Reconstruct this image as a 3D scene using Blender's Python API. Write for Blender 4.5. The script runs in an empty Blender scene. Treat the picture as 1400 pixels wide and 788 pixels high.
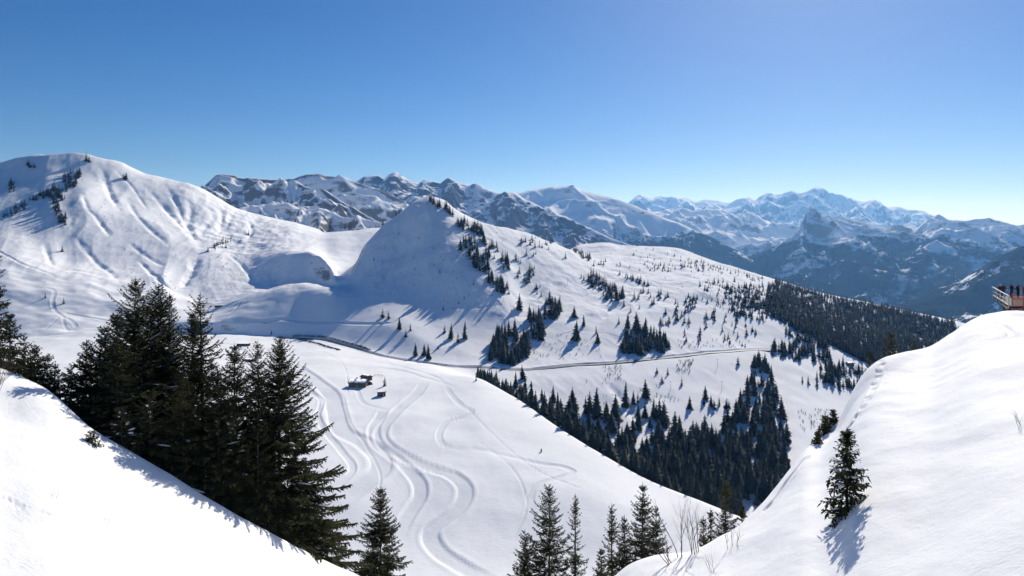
import bpy, math, random
import numpy as np
from mathutils import Vector, Matrix

random.seed(7)
RNG = np.random.default_rng(11)
SC = bpy.context.scene
COL = SC.collection

# ------------------------------------------------------------------ camera constants (metres, eye at the origin, looking along +Y)
FPX, U0, V0 = 950.0, 700.0, 330.0
SUN_AZ, SUN_EL = math.radians(24.0), math.radians(31.0)


# ------------------------------------------------------------------ noise
def _hash(ix, iy, seed):
    h = (ix.astype(np.int64) * 374761393 + iy.astype(np.int64) * 668265263 + seed * 1442695041) & 0xFFFFFFFF
    h = ((h ^ (h >> 13)) * 1274126177) & 0xFFFFFFFF
    h = ((h ^ (h >> 16)) * 2246822519) & 0xFFFFFFFF
    return (h ^ (h >> 15)) & 0xFFFFFFFF


def perlin(x, y, seed=0):
    x = np.asarray(x, float); y = np.asarray(y, float)
    x0 = np.floor(x); y0 = np.floor(y)
    fx = x - x0; fy = y - y0
    ux = fx * fx * fx * (fx * (fx * 6 - 15) + 10)
    uy = fy * fy * fy * (fy * (fy * 6 - 15) + 10)

    def g(ox, oy):
        a = _hash(x0 + ox, y0 + oy, seed) * (2 * math.pi / 4294967296.0)
        return np.cos(a) * (fx - ox) + np.sin(a) * (fy - oy)
    a = g(0, 0); b = g(1, 0); c = g(0, 1); d = g(1, 1)
    return 1.5 * ((a + (b - a) * ux) * (1 - uy) + (c + (d - c) * ux) * uy)


def fbm(x, y, seed=0, octv=4, gain=0.5):
    s = 0.0; a = 1.0; t = 0.0
    for o in range(octv):
        s = s + a * perlin(x * 2 ** o, y * 2 ** o, seed + o * 17); t += a; a *= gain
    return s / t


def ridged(x, y, seed=0, octv=5, gain=0.55):
    s = 0.0; a = 1.0; t = 0.0; w = 1.0
    for o in range(octv):
        n = 1.0 - np.abs(perlin(x * 2 ** o, y * 2 ** o, seed + o * 31))
        n = n * n
        s = s + a * n * w; t += a; w = np.clip(n * 1.4, 0, 1); a *= gain
    return s / t


def smooth(a, b, x):
    t = np.clip((x - a) / (b - a), 0, 1)
    return t * t * (3 - 2 * t)


# ------------------------------------------------------------------ shape preserving interpolation
def pchip_slopes(x, y):
    h = np.diff(x, axis=0); d = np.diff(y, axis=0) / h
    m = np.zeros_like(y)
    w1 = 2 * h[1:] + h[:-1]; w2 = h[1:] + 2 * h[:-1]
    ok = d[:-1] * d[1:] > 0
    with np.errstate(divide='ignore', invalid='ignore'):
        hm = (w1 + w2) / (w1 / d[:-1] + w2 / d[1:])
    m[1:-1] = np.where(ok, hm, 0.0)
    m[0] = d[0]; m[-1] = d[-1]
    return m, h


def pchip1(xs, ys, q):
    xs = np.asarray(xs, float); ys = np.asarray(ys, float)
    m, h = pchip_slopes(xs[:, None], ys[:, None]); m = m[:, 0]; h = h[:, 0]
    q = np.clip(q, xs[0], xs[-1])
    k = np.clip(np.searchsorted(xs, q, side='right') - 1, 0, len(xs) - 2)
    t = (q - xs[k]) / h[k]
    return ((2 * t ** 3 - 3 * t ** 2 + 1) * ys[k] + (t ** 3 - 2 * t ** 2 + t) * h[k] * m[k]
            + (-2 * t ** 3 + 3 * t ** 2) * ys[k + 1] + (t ** 3 - t ** 2) * h[k] * m[k + 1])


def line(pts, U):
    """surveyed line: bearing, dip and distance at stations -> distance and height over every bearing"""
    p = np.array(pts, float)
    d = pchip1(p[:, 0], p[:, 2], U)
    return d, d * (V0 - pchip1(p[:, 0], p[:, 1], U)) / FPX


class Terrain:
    """heights on a fan of bearings; rows run from near to far"""

    def __init__(self, U, lines, counts):
        self.U = U
        D = np.array([l[0] for l in lines]); Z = np.array([l[1] for l in lines])
        for k in range(1, len(D)):
            D[k] = np.maximum(D[k], D[k - 1] + 1.0)
        m, h = pchip_slopes(D, Z)
        rd, rz, rt = [], [], []
        for k in range(len(lines) - 1):
            n = counts[k]
            last = k == len(lines) - 2
            for i in range(n + (1 if last else 0)):
                t = i / n
                rd.append(D[k] + h[k] * t)
                rz.append((2 * t ** 3 - 3 * t ** 2 + 1) * Z[k] + (t ** 3 - 2 * t ** 2 + t) * h[k] * m[k]
                          + (-2 * t ** 3 + 3 * t ** 2) * Z[k + 1] + (t ** 3 - t ** 2) * h[k] * m[k + 1])
                rt.append(k + t)
        self.D = np.array(rd); self.Z = np.array(rz); self.T = np.array(rt)
        self.UU = np.broadcast_to(U, self.D.shape)
        self.X = self.D * (U - U0) / FPX
        self.attr = {}

    def pick(self, u, v):
        """ground point seen along a bearing and dip"""
        c = (u - self.U[0]) / (self.U[1] - self.U[0])
        c = int(np.clip(round(c), 0, len(self.U) - 1))
        d = self.D[:, c]; vv = V0 - FPX * self.Z[:, c] / d
        k = np.argmax(vv <= v)
        if k == 0:
            k = int(np.argmin(np.abs(vv - v))); k = max(k, 1)
            dd = d[k]
        else:
            t = (vv[k - 1] - v) / max(vv[k - 1] - vv[k], 1e-6)
            dd = d[k - 1] + np.clip(t, 0, 1) * (d[k] - d[k - 1])
        x = dd * (u - U0) / FPX
        return x, dd, self.height(x, dd)

    def height(self, x, y):
        u = U0 + FPX * x / y
        c = np.clip((u - self.U[0]) / (self.U[1] - self.U[0]), 0, len(self.U) - 1.001)
        c0 = int(c); t = c - c0
        a = np.interp(y, self.D[:, c0], self.Z[:, c0]); b = np.interp(y, self.D[:, c0 + 1], self.Z[:, c0 + 1])
        return a * (1 - t) + b * t

    def groove(self, pts, width, depth, berm=0.25, dens=3.0, key='track'):
        """press a path into the ground along plan points; records where it lies"""
        pts = resample(np.array(pts, float), dens)
        w = width
        x0, y0 = pts.min(0) - w * 2; x1, y1 = pts.max(0) + w * 2
        sel = np.nonzero((self.X > x0) & (self.X < x1) & (self.D > y0) & (self.D < y1))
        if len(sel[0]) == 0:
            return
        px = self.X[sel]; py = self.D[sel]
        best = np.full(px.shape, 1e9); along = np.zeros(px.shape); nseg = len(pts) - 1
        for i in range(nseg):
            a = pts[i]; b = pts[i + 1]; ab = b - a; L2 = ab @ ab + 1e-9
            t = np.clip(((px - a[0]) * ab[0] + (py - a[1]) * ab[1]) / L2, 0, 1)
            q = (px - a[0] - t * ab[0]) ** 2 + (py - a[1] - t * ab[1]) ** 2
            along = np.where(q < best, (i + t) / nseg, along); best = np.minimum(best, q)
        r = np.sqrt(best) / (w * 0.5)
        ins = 1 - smooth(0.82, 1.04, r)
        bm = np.exp(-((r - 1.3) / 0.22) ** 2)
        fade = smooth(0, 0.1, along) * (1 - smooth(0.9, 1.0, along)) if nseg > 6 else 1.0
        if key == 'gully':
            fade = smooth(0, 0.35, along) * (1 - smooth(0.65, 1.0, along)) * (0.75 + 0.6 * fbm(px / 25, py / 25, 78, 2))
            rw = r * (1 + 0.45 * fbm(px / 18, py / 30, 79, 3))
            ins = np.exp(-(rw / 0.62) ** 2) * 0.6 + 0.4 * np.clip(1 - rw, 0, 1); bm = 0 * bm
        if key == 'track':
            fade = fade * (0.8 + 0.3 * fbm(px / 45, py / 45, 77, 2))
        self.Z[sel] += (-depth * ins + berm * depth * bm) * fade
        ins = ins * (fade if nseg > 6 else 1.0)
        a = self.attr.setdefault(key, np.zeros(self.D.shape))
        a[sel] = np.maximum(a[sel], ins)

    def mesh(self, name, mat, smooth_shade=True):
        R, C = self.D.shape
        co = np.stack([self.X, self.D, self.Z], -1).reshape(-1, 3)
        i = np.arange(R * C).reshape(R, C)
        q = np.stack([i[:-1, :-1], i[:-1, 1:], i[1:, 1:], i[1:, :-1]], -1).reshape(-1, 4)
        o = mesh_np(name, co, q, mat, smooth_shade)
        for k, a in self.attr.items():
            at = o.data.attributes.new(k, 'FLOAT', 'POINT')
            at.data.foreach_set('value', np.ascontiguousarray(a.reshape(-1), dtype=np.float32))
        return o


def resample(p, step):
    # Catmull-Rom through the stations
    out = []
    n = len(p)
    for i in range(n - 1):
        p0 = p[max(i - 1, 0)]; p1 = p[i]; p2 = p[i + 1]; p3 = p[min(i + 2, n - 1)]
        k = max(2, int(np.linalg.norm(p2 - p1) / step))
        for j in range(k):
            t = j / k
            out.append(0.5 * ((2 * p1) + (-p0 + p2) * t + (2 * p0 - 5 * p1 + 4 * p2 - p3) * t ** 2 + (-p0 + 3 * p1 - 3 * p2 + p3) * t ** 3))
    out.append(p[-1])
    return np.array(out)


# ------------------------------------------------------------------ objects
def mesh_np(name, co, faces, mat=None, smooth_shade=False, parent=None, midx=None, link=True):
    """one mesh object from arrays; faces: (n,3) or (n,4) array, or a list of such arrays"""
    me = bpy.data.meshes.new(name)
    co = np.asarray(co, np.float32)
    fl = faces if isinstance(faces, list) else [faces]
    fl = [np.asarray(f, np.int32) for f in fl if len(f)]
    me.vertices.add(len(co)); me.vertices.foreach_set('co', co.reshape(-1))
    nl = sum(f.size for f in fl); nf = sum(len(f) for f in fl)
    me.loops.add(nl); me.polygons.add(nf)
    me.loops.foreach_set('vertex_index', np.concatenate([f.reshape(-1) for f in fl]))
    tot = np.concatenate([np.full(len(f), f.shape[1], np.int32) for f in fl])
    st = np.concatenate([[0], np.cumsum(tot)[:-1]]).astype(np.int32)
    me.polygons.foreach_set('loop_start', st)
    if smooth_shade:
        me.polygons.foreach_set('use_smooth', np.ones(nf, bool))
    if midx is not None:
        me.polygons.foreach_set('material_index', np.asarray(midx, np.int32))
    me.update(calc_edges=True)
    me.validate()
    for m in (mat if isinstance(mat, (list, tuple)) else [mat]):
        if m:
            me.materials.append(m)
    o = bpy.data.objects.new(name, me)
    if link:
        COL.objects.link(o)
    if parent:
        o.parent = parent
    return o


class MB:
    """collects shapes for ONE mesh"""

    def __init__(self):
        self.v = []; self.f = []; self.m = []

    def add(self, vs, fs, mi=0):
        b = len(self.v)
        self.v += [tuple(p) for p in vs]
        for f in fs:
            self.f.append(tuple(b + i for i in f)); self.m.append(mi)

    def box(self, c, s, rz=0.0, mi=0, taper=1.0, bev=0.0):
        x, y, z = s[0] / 2, s[1] / 2, s[2] / 2
        vs = []
        for dz, k in ((-z, 1.0), (z, taper)):
            for dx, dy in ((-x, -y), (x, -y), (x, y), (-x, y)):
                px, py = dx * k, dy * k
                vs.append((c[0] + px * math.cos(rz) - py * math.sin(rz), c[1] + px * math.sin(rz) + py * math.cos(rz), c[2] + dz))
        self.add(vs, [(3, 2, 1, 0), (4, 5, 6, 7), (0, 1, 5, 4), (1, 2, 6, 5), (2, 3, 7, 6), (3, 0, 4, 7)], mi)

    def tube(self, pts, rad, n=6, mi=0):
        pts = [Vector(p) for p in pts]
        rs = rad if isinstance(rad, (list, tuple)) else [rad] * len(pts)
        b = len(self.v); up = Vector((0.13, 0.21, 1)).normalized()
        for i, p in enumerate(pts):
            d = (pts[min(i + 1, len(pts) - 1)] - pts[max(i - 1, 0)]).normalized()
            s = d.cross(up)
            if s.length < 1e-3:
                s = d.cross(Vector((1, 0, 0)))
            s.normalize(); t = s.cross(d)
            for k in range(n):
                a = 2 * math.pi * k / n
                self.v.append(tuple(p + (s * math.cos(a) + t * math.sin(a)) * rs[i]))
        for i in range(len(pts) - 1):
            for k in range(n):
                self.f.append((b + i * n + k, b + i * n + (k + 1) % n, b + (i + 1) * n + (k + 1) % n, b + (i + 1) * n + k)); self.m.append(mi)
        self.f.append(tuple(b + k for k in range(n))[::-1]); self.m.append(mi)
        self.f.append(tuple(b + (len(pts) - 1) * n + k for k in range(n))); self.m.append(mi)

    def build(self, name, mat, parent=None, sm=False):
        me = bpy.data.meshes.new(name)
        me.from_pydata(self.v, [], self.f)
        me.polygons.foreach_set('material_index', self.m)
        if sm:
            me.polygons.foreach_set('use_smooth', [True] * len(me.polygons))
        me.update()
        for m in (mat if isinstance(mat, (list, tuple)) else [mat]):
            me.materials.append(m)
        o = bpy.data.objects.new(name, me); COL.objects.link(o)
        if parent:
            o.parent = parent
        return o


def tag(o, label=None, cat=None, group=None, kind=None):
    if label: o['label'] = label
    if cat: o['category'] = cat
    if group: o['group'] = group
    if kind: o['kind'] = kind
    return o


def empty(name, loc, rz=0.0):
    o = bpy.data.objects.new(name, None); COL.objects.link(o)
    o.location = loc; o.rotation_euler = (0, 0, rz); o.empty_display_size = 0.5
    return o


def copy_tree(o, parent=None):
    c = o.copy(); COL.objects.link(c)
    if parent: c.parent = parent
    for ch in [k for k in bpy.data.objects if k.parent == o]:
        copy_tree(ch, c)
    return c


# ------------------------------------------------------------------ materials
def new_mat(name):
    m = bpy.data.materials.new(name); m.use_nodes = True
    nt = m.node_tree; b = nt.nodes['Principled BSDF']
    return m, nt, b


def N(nt, t, **kw):
    n = nt.nodes.new(t)
    for k, v in kw.items():
        if k in n.inputs.keys() if isinstance(k, str) else False:
            n.inputs[k].default_value = v
        else:
            setattr(n, k, v)
    return n


def noise_node(nt, scale, detail=4, rough=0.55, vec=None):
    n = nt.nodes.new('ShaderNodeTexNoise')
    n.inputs['Scale'].default_value = scale; n.inputs['Detail'].default_value = detail; n.inputs['Roughness'].default_value = rough
    if vec is not None:
        nt.links.new(vec, n.inputs['Vector'])
    return n.outputs['Fac']


def mth(nt, op, a, b=None, clamp=False):
    n = nt.nodes.new('ShaderNodeMath'); n.operation = op; n.use_clamp = clamp
    for i, v in enumerate((a, b)):
        if v is None: continue
        if isinstance(v, (int, float)): n.inputs[i].default_value = v
        else: nt.links.new(v, n.inputs[i])
    return n.outputs[0]


def mapr(nt, v, a, b, c=0.0, d=1.0, sm=True):
    n = nt.nodes.new('ShaderNodeMapRange'); n.interpolation_type = 'SMOOTHSTEP' if sm else 'LINEAR'
    nt.links.new(v, n.inputs[0])
    for i, x in zip((1, 2, 3, 4), (a, b, c, d)): n.inputs[i].default_value = x
    return n.outputs[0]


def mix(nt, f, a, b):
    n = nt.nodes.new('ShaderNodeMix'); n.data_type = 'RGBA'
    for sock, v in ((n.inputs[0], f), (n.inputs[6], a), (n.inputs[7], b)):
        if isinstance(v, (int, float)): sock.default_value = v
        elif isinstance(v, tuple): sock.default_value = v if len(v) == 4 else (*v, 1)
        else: nt.links.new(v, sock)
    return n.outputs[2]


def simple_mat(name, col, rough=0.6, var=0.12, scale=3.0, metal=0.0, bump=0.0):
    m, nt, b = new_mat(name)
    g = nt.nodes.new('ShaderNodeNewGeometry')
    f = noise_node(nt, scale, 3, 0.6, g.outputs['Position'])
    c0 = tuple(max(0, c * (1 - var)) for c in col); c1 = tuple(min(1, c * (1 + var)) for c in col)
    nt.links.new(mix(nt, f, c0, c1), b.inputs['Base Color'])
    b.inputs['Roughness'].default_value = rough; b.inputs['Metallic'].default_value = metal
    if bump:
        bp = nt.nodes.new('ShaderNodeBump'); bp.inputs['Strength'].default_value = bump; bp.inputs['Distance'].default_value = 0.05
        nt.links.new(f, bp.inputs['Height']); nt.links.new(bp.outputs[0], b.inputs['Normal'])
    return m


SNOW_A, SNOW_B = (0.90, 0.91, 0.925), (0.94, 0.945, 0.95)


def snow_mat(name, scales, bump_d, track=False, rock=None, forest=None, rockcol=(0.16, 0.15, 0.15)):
    """snow with wind ripple; rock = (steepness from, to), forest = attribute that says where woods stand"""
    m, nt, b = new_mat(name)
    g = nt.nodes.new('ShaderNodeNewGeometry'); P = g.outputs['Position']
    n1 = noise_node(nt, scales[0], 5, 0.6, P)
    c = mix(nt, n1, SNOW_A, SNOW_B)
    hsum = n1
    if len(scales) > 1:
        mp = nt.nodes.new('ShaderNodeMapping'); mp.inputs['Scale'].default_value = (1.0, 3.2, 2.0); mp.inputs['Rotation'].default_value = (0, 0, 0.6)
        nt.links.new(P, mp.inputs['Vector'])
        n2 = noise_node(nt, scales[1], 4, 0.6, mp.outputs[0])
        hsum = mth(nt, 'ADD', n1, mth(nt, 'MULTIPLY', n2, 0.35))
    if track:
        at = nt.nodes.new('ShaderNodeAttribute'); at.attribute_name = 'track'
        n3 = noise_node(nt, 0.5, 3, 0.6, P)
        t = mth(nt, 'MULTIPLY', at.outputs['Fac'], mapr(nt, n3, 0.2, 0.8, 0.5, 1.0))
        c = mix(nt, t, c, (0.80, 0.82, 0.845))
    if rock:
        sep = nt.nodes.new('ShaderNodeSeparateXYZ'); nt.links.new(g.outputs['Normal'], sep.inputs[0])
        nz = sep.outputs['Z']
        rn = noise_node(nt, rock[2], 6, 0.7, P)
        mp = nt.nodes.new('ShaderNodeMapping'); mp.inputs['Scale'].default_value = (1.0, 1.0, 5.0); mp.inputs['Rotation'].default_value = (0.12, 0.16, 0)
        nt.links.new(P, mp.inputs['Vector'])
        rs = noise_node(nt, rock[2] * 0.5, 5, 0.65, mp.outputs[0])
        s = mth(nt, 'ADD', nz, mth(nt, 'MULTIPLY', mth(nt, 'SUBTRACT', mth(nt, 'ADD', rn, rs), 1.0), rock[3]))
        f = mapr(nt, s, rock[0], rock[1], 1.0, 0.0)
        f = mth(nt, 'MULTIPLY', f, rock[4] if len(rock) > 4 else 1.0)
        ca = nt.nodes.new('ShaderNodeAttribute'); ca.attribute_name = 'crag'
        f = mth(nt, 'MAXIMUM', f, mapr(nt, mth(nt, 'MULTIPLY', ca.outputs['Fac'], mth(nt, 'ADD', rn, rs)), 0.62, 0.86))
        rc = mix(nt, rs, tuple(k * 0.6 for k in rockcol), tuple(k * 1.4 for k in rockcol))
        c = mix(nt, f, c, rc)
    if forest:
        at = nt.nodes.new('ShaderNodeAttribute'); at.attribute_name = 'forest'
        fn = noise_node(nt, forest[0], 8, 0.72, P)
        fl = noise_node(nt, forest[0] * 0.13, 4, 0.6, P)
        q = mth(nt, 'ADD', at.outputs['Fac'], mth(nt, 'MULTIPLY', mth(nt, 'SUBTRACT', mth(nt, 'ADD', fn, fl), 1.0), 2.3))
        f = mapr(nt, q, 0.42, 0.58)
        c = mix(nt, f, c, mix(nt, fn, (0.014, 0.022, 0.017), (0.032, 0.042, 0.03)))  # woods colour darkened to include the shade between crowns and trunks
    nt.links.new(c, b.inputs['Base Color'])
    b.inputs['Roughness'].default_value = 0.75
    b.inputs['Specular IOR Level'].default_value = 0.0 if forest or rock else 0.2
    if bump_d:
        bp = nt.nodes.new('ShaderNodeBump'); bp.inputs['Strength'].default_value = 1.0; bp.inputs['Distance'].default_value = bump_d
        nt.links.new(hsum, bp.inputs['Height']); nt.links.new(bp.outputs[0], b.inputs['Normal'])
    return m


# ------------------------------------------------------------------ camera, sun, sky
def setup_view():
    cd = bpy.data.cameras.new('camera'); cam = bpy.data.objects.new('camera', cd); COL.objects.link(cam)
    cam.location = (0, 0, 0); cam.rotation_euler = (math.radians(90), 0, 0)
    cd.sensor_width = 36; cd.lens = FPX / 1400 * 36; cd.shift_y = (V0 - 394) / 1400
    cd.clip_start = 0.5; cd.clip_end = 80000
    SC.camera = cam
    w = bpy.data.worlds.new('World'); SC.world = w; w.use_nodes = True
    nt = w.node_tree; bg = nt.nodes['Background']
    sky = nt.nodes.new('ShaderNodeTexSky'); sky.sky_type = 'NISHITA'; sky.sun_disc = False
    sky.sun_elevation = SUN_EL; sky.sun_rotation = SUN_AZ
    sky.altitude = 1900; sky.air_density = 1.0; sky.dust_density = SKY_DUST; sky.ozone_density = SKY_OZONE
    hs = nt.nodes.new('ShaderNodeHueSaturation'); hs.inputs['Saturation'].default_value = 1.32; hs.inputs['Hue'].default_value = 0.510
    nt.links.new(sky.outputs[0], hs.inputs['Color']); nt.links.new(hs.outputs[0], bg.inputs[0]); bg.inputs[1].default_value = SKY_STRENGTH
    ld = bpy.data.lights.new('sun', 'SUN'); ld.energy = SUN_STRENGTH; ld.angle = math.radians(0.53); ld.color = (1.0, 0.955, 0.88)
    so = bpy.data.objects.new('sun', ld); COL.objects.link(so)
    s = Vector((math.sin(SUN_AZ) * math.cos(SUN_EL), math.cos(SUN_AZ) * math.cos(SUN_EL), math.sin(SUN_EL)))
    so.rotation_euler = s.to_track_quat('Z', 'Y').to_euler(); so.location = s * 3000
    vs = SC.view_settings; vs.view_transform = 'Standard'; vs.look = 'None'; vs.gamma = 1; vs.use_curve_mapping = False
    vs.exposure = EXPOSURE
    c = SC.cycles
    c.max_bounces = 5; c.diffuse_bounces = 3; c.glossy_bounces = 1; c.transmission_bounces = 2; c.volume_bounces = 1; c.transparent_max_bounces = 4
    c.use_denoising = True
    try: c.denoiser = 'OPENIMAGEDENOISE'
    except Exception: pass
    c.caustics_reflective = False; c.caustics_refractive = False


SKY_DUST, SKY_OZONE, SKY_STRENGTH, SUN_STRENGTH, EXPOSURE = 1.0, 4.0, 0.066, 4.6, 0.2
setup_view()
# ================================================================== the setting: valley, hill and near mountain
def span(v, d):
    return [(-400, v, d), (1900, v, d)]


UM = np.arange(-330, 1731, 1.25)
LA = line(span(1011, 230), UM)
LB = line(span(800, 330), UM)
LC = line([(-400, 650, 440), (430, 640, 440), (560, 645, 438), (700, 650, 435), (850, 690, 400), (960, 720, 385), (1100, 760, 370), (1900, 760, 370)], UM)
LD = line([(-400, 540, 600), (0, 545, 600), (300, 540, 600), (430, 545, 600), (520, 530, 630), (600, 515, 660), (650, 520, 640), (700, 543, 595),
           (760, 585, 525), (830, 628, 470), (880, 656, 445), (960, 690, 410), (1010, 712, 395), (1100, 750, 385), (1900, 750, 385)], UM)
LE = line([(-400, 510, 700), (300, 505, 700), (430, 505, 700), (560, 497, 745), (620, 506, 735), (660, 522, 705), (700, 547, 660), (760, 592, 600),
           (830, 645, 540), (880, 674, 510), (960, 707, 480), (1050, 720, 460), (1100, 715, 460), (1900, 715, 460)], UM)
ROAD = [(380, 461, 925), (430, 463, 890), (480, 474, 840), (520, 486, 800), (600, 499, 765), (660, 503, 755), (720, 505, 755), (800, 498, 775),
        (870, 493, 790), (950, 485, 830), (1040, 478, 880), (1075, 478, 900)]
LF = line([(-400, 470, 860), (0, 468, 860), (150, 455, 900), (300, 458, 940)] + ROAD + [(1110, 485, 900), (1150, 500, 880), (1200, 520, 860), (1900, 600, 800)], UM)
LF2 = line([(-400, 440, 930), (0, 435, 930), (200, 437, 960), (330, 441, 955), (400, 440, 952), (460, 441, 920), (520, 444, 885), (560, 455, 850), (600, 470, 825),
            (650, 478, 815), (720, 482, 810), (870, 473, 840), (950, 465, 885), (1040, 460, 935), (1100, 468, 950), (1150, 485, 930), (1200, 505, 910), (1900, 580, 840)], UM)
LG = line([(-400, 380, 1000), (0, 392, 1000), (60, 400, 1000), (100, 402, 1010), (200, 415, 1020), (280, 425, 1030), (320, 412, 1035), (360, 397, 1050),
           (400, 389, 1052), (440, 391, 1035), (470, 399, 1010), (540, 412, 955), (600, 432, 905), (650, 446, 880), (690, 456, 865), (760, 455, 870), (850, 445, 900),
           (950, 440, 960), (1040, 440, 1000), (1100, 450, 1020), (1150, 470, 1000), (1200, 490, 980), (1900, 560, 900)], UM)
LG2 = line([(-400, 330, 1150), (0, 340, 1140), (60, 350, 1150), (100, 355, 1170), (200, 375, 1150), (280, 398, 1130), (320, 400, 1115), (360, 398, 1120),
            (400, 393, 1112), (440, 392, 1090), (470, 393, 1060), (500, 376, 1070), (540, 356, 1080), (590, 345, 1060), (620, 352, 1030), (650, 368, 1000),
            (690, 405, 955), (720, 412, 985), (760, 405, 1010), (850, 400, 1060), (950, 395, 1120), (1040, 415, 1130), (1100, 430, 1140), (1200, 470, 1100), (1900, 540, 1000)], UM)
LH = line([(-400, 260, 1350), (0, 285, 1290), (60, 290, 1320), (100, 295, 1350), (200, 310, 1350), (280, 345, 1290), (340, 351, 1330), (368, 351, 1280), (400, 343, 1235), (430, 343, 1205), (448, 356, 1140), (462, 386, 1090),
           (472, 383, 1085), (500, 335, 1165), (545, 292, 1225), (575, 272, 1243), (590, 268, 1246), (605, 273, 1246), (620, 284, 1248), (650, 300, 1250), (720, 320, 1270), (770, 338, 1320), (800, 350, 1330),
           (830, 358, 1330), (900, 365, 1330), (960, 372, 1340), (1040, 395, 1330), (1100, 418, 1300), (1200, 460, 1200), (1900, 530, 1100)], UM)
LI = line([(-400, 235, 1450), (0, 250, 1400), (60, 246, 1440), (100, 255, 1470), (200, 275, 1490), (280, 315, 1440), (340, 334, 1430), (400, 338, 1350), (430, 342, 1310), (455, 360, 1270),
           (480, 365, 1250), (500, 358, 1270), (545, 345, 1330), (590, 335, 1350), (650, 338, 1360), (720, 347, 1390), (770, 354, 1420), (800, 354, 1440), (900, 356, 1460),
           (960, 366, 1460), (1040, 390, 1450), (1100, 412, 1420), (1200, 450, 1320), (1310, 480, 1250), (1900, 540, 1200)], UM)
LR = line([(-400, 225, 1600), (-100, 228, 1550), (0, 222, 1530), (30, 215, 1530), (55, 211.5, 1540), (90, 216, 1560), (120, 219, 1580), (150, 220, 1600), (200, 238, 1640), (270, 256, 1680),
           (330, 287, 1720), (380, 300, 1740), (430, 312, 1760), (445, 318, 1700), (480, 316, 1700), (520, 312, 1700), (600, 316, 1700), (700, 335, 1700), (770, 342, 1700),
           (800, 334, 1750), (830, 332, 1760), (850, 336, 1760), (900, 337, 1780), (920, 338, 1790), (960, 351, 1780), (1000, 364, 1760), (1060, 382, 1720), (1120, 400, 1650),
           (1200, 417, 1600), (1260, 430, 1550), (1310, 441, 1500), (1400, 470, 1450), (1900, 600, 1400)], UM)
LS = (LR[0] + 350, LR[1] - 150)
LT = (LR[0] + 900, LR[1] - 600)
VAL = Terrain(UM, [LA, LB, LC, LD, LE, LF, LF2, LG, LG2, LH, LI, LR, LS, LT], [12, 60, 70, 50, 60, 44, 50, 60, 90, 50, 60, 10, 5])
T = VAL.T[:, None] + 0 * VAL.UU
UU = VAL.UU; X, D = VAL.X, VAL.D
# weld the lines into each other round the saddle hollow
kx = np.exp(-0.5 * (np.arange(-24, 25) / 9.0) ** 2); kx /= kx.sum()
wgt = np.exp(-((UU - 400) / 62) ** 4) * smooth(6.6, 7.2, T) * (1 - smooth(10.6, 10.95, T))
wgt = np.maximum(wgt, np.exp(-((UU - 320) / 110) ** 4) * smooth(6.6, 7.2, T) * (1 - smooth(10.6, 10.95, T)) * 0.8)
wgt = np.maximum(wgt, np.exp(-((UU - 470) / 50) ** 4) * smooth(9.05, 9.5, T) * (1 - smooth(10.6, 10.95, T)))
for nm_ in ('D', 'Z'):
    A0 = getattr(VAL, nm_); P0 = np.pad(A0, ((0, 0), (24, 24)), mode='edge')
    B0 = sum(k_ * P0[:, j:j + A0.shape[1]] for j, k_ in enumerate(kx))
    setattr(VAL, nm_, A0 * (1 - wgt) + B0 * wgt)
VAL.X = VAL.D * (VAL.U - U0) / FPX
X, D = VAL.X, VAL.D

# broad soft swells of wind-packed snow
amp = 1.0 - 0.75 * np.exp(-((T - 3) / 0.5) ** 2) * smooth(640, 700, UU)
VAL.Z += amp * 2.2 * fbm(X / 95, D / 95, 3, 3) * smooth(300, 420, D)
VAL.Z += 0.5 * amp * fbm(X / 28, D / 40, 5, 3)
roll = (1 - smooth(330, 430, UU)) * smooth(4.6, 5.2, T) * (1 - smooth(7.4, 8.0, T))
VAL.Z += roll * 4.5 * fbm(X / 70, D / 48, 91, 3)
# runnels and ribs down the near mountain
mtn = (1 - smooth(400, 520, UU)) * smooth(6.7, 7.6, T) * (1 - smooth(10.85, 11.0, T) * 0.85)
fx = X * 0.92 + D * 0.40; fy = -X * 0.40 + D * 0.92       # across / along the fall line
wx = 40 * fbm(X / 300, D / 300, 8, 2)
rib = ridged((fx + wx) / 130, fy / 520, 21, 3, 0.5)
VAL.Z += mtn * 7.0 * (rib - 0.5)
VAL.Z += mtn * 0.9 * (ridged((fx + wx) / 42, fy / 260, 25, 3, 0.55) - 0.5)
VAL.Z += mtn * 0.5 * fbm(X / 14, D / 22, 28, 3)
wv = smooth(7.8, 9.2, T) * (1 - smooth(10.7, 11.0, T))
VAL.Z += wv * (24 * np.exp(-((UU - 108) / 42) ** 2) - 16 * (1 - smooth(0, 80, UU)))
irr = 0.5 + 0.5 * smooth(-0.3, 0.4, fbm(X / 160, D / 160, 81, 2))
VAL.Z += mtn * irr * 3.2 * (ridged((fx * .9 - .3 * fy + wx) / 75, (fy + .4 * fx) / 210, 83, 4, 0.5) - 0.5)
# steeper, gullied hollow at the foot of the ridge between mountain and saddle
hol = np.exp(-((UU - 330) / 70) ** 2) * smooth(8.6, 9.6, T) * (1 - smooth(10.8, 11, T))
VAL.Z += hol * 5 * fbm(X / 34, D / 30, 35, 4)
VAL.Z += np.exp(-((UU - 420) / 110) ** 4) * smooth(6.3, 7.0, T) * (1 - smooth(9.0, 9.6, T)) * 3.0 * fbm(X / 38, D / 34, 36, 4)
VAL.Z += hol * 4 * (ridged((X + 0.2 * D) / 60, D / 240, 33, 3) - 0.5)
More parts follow.
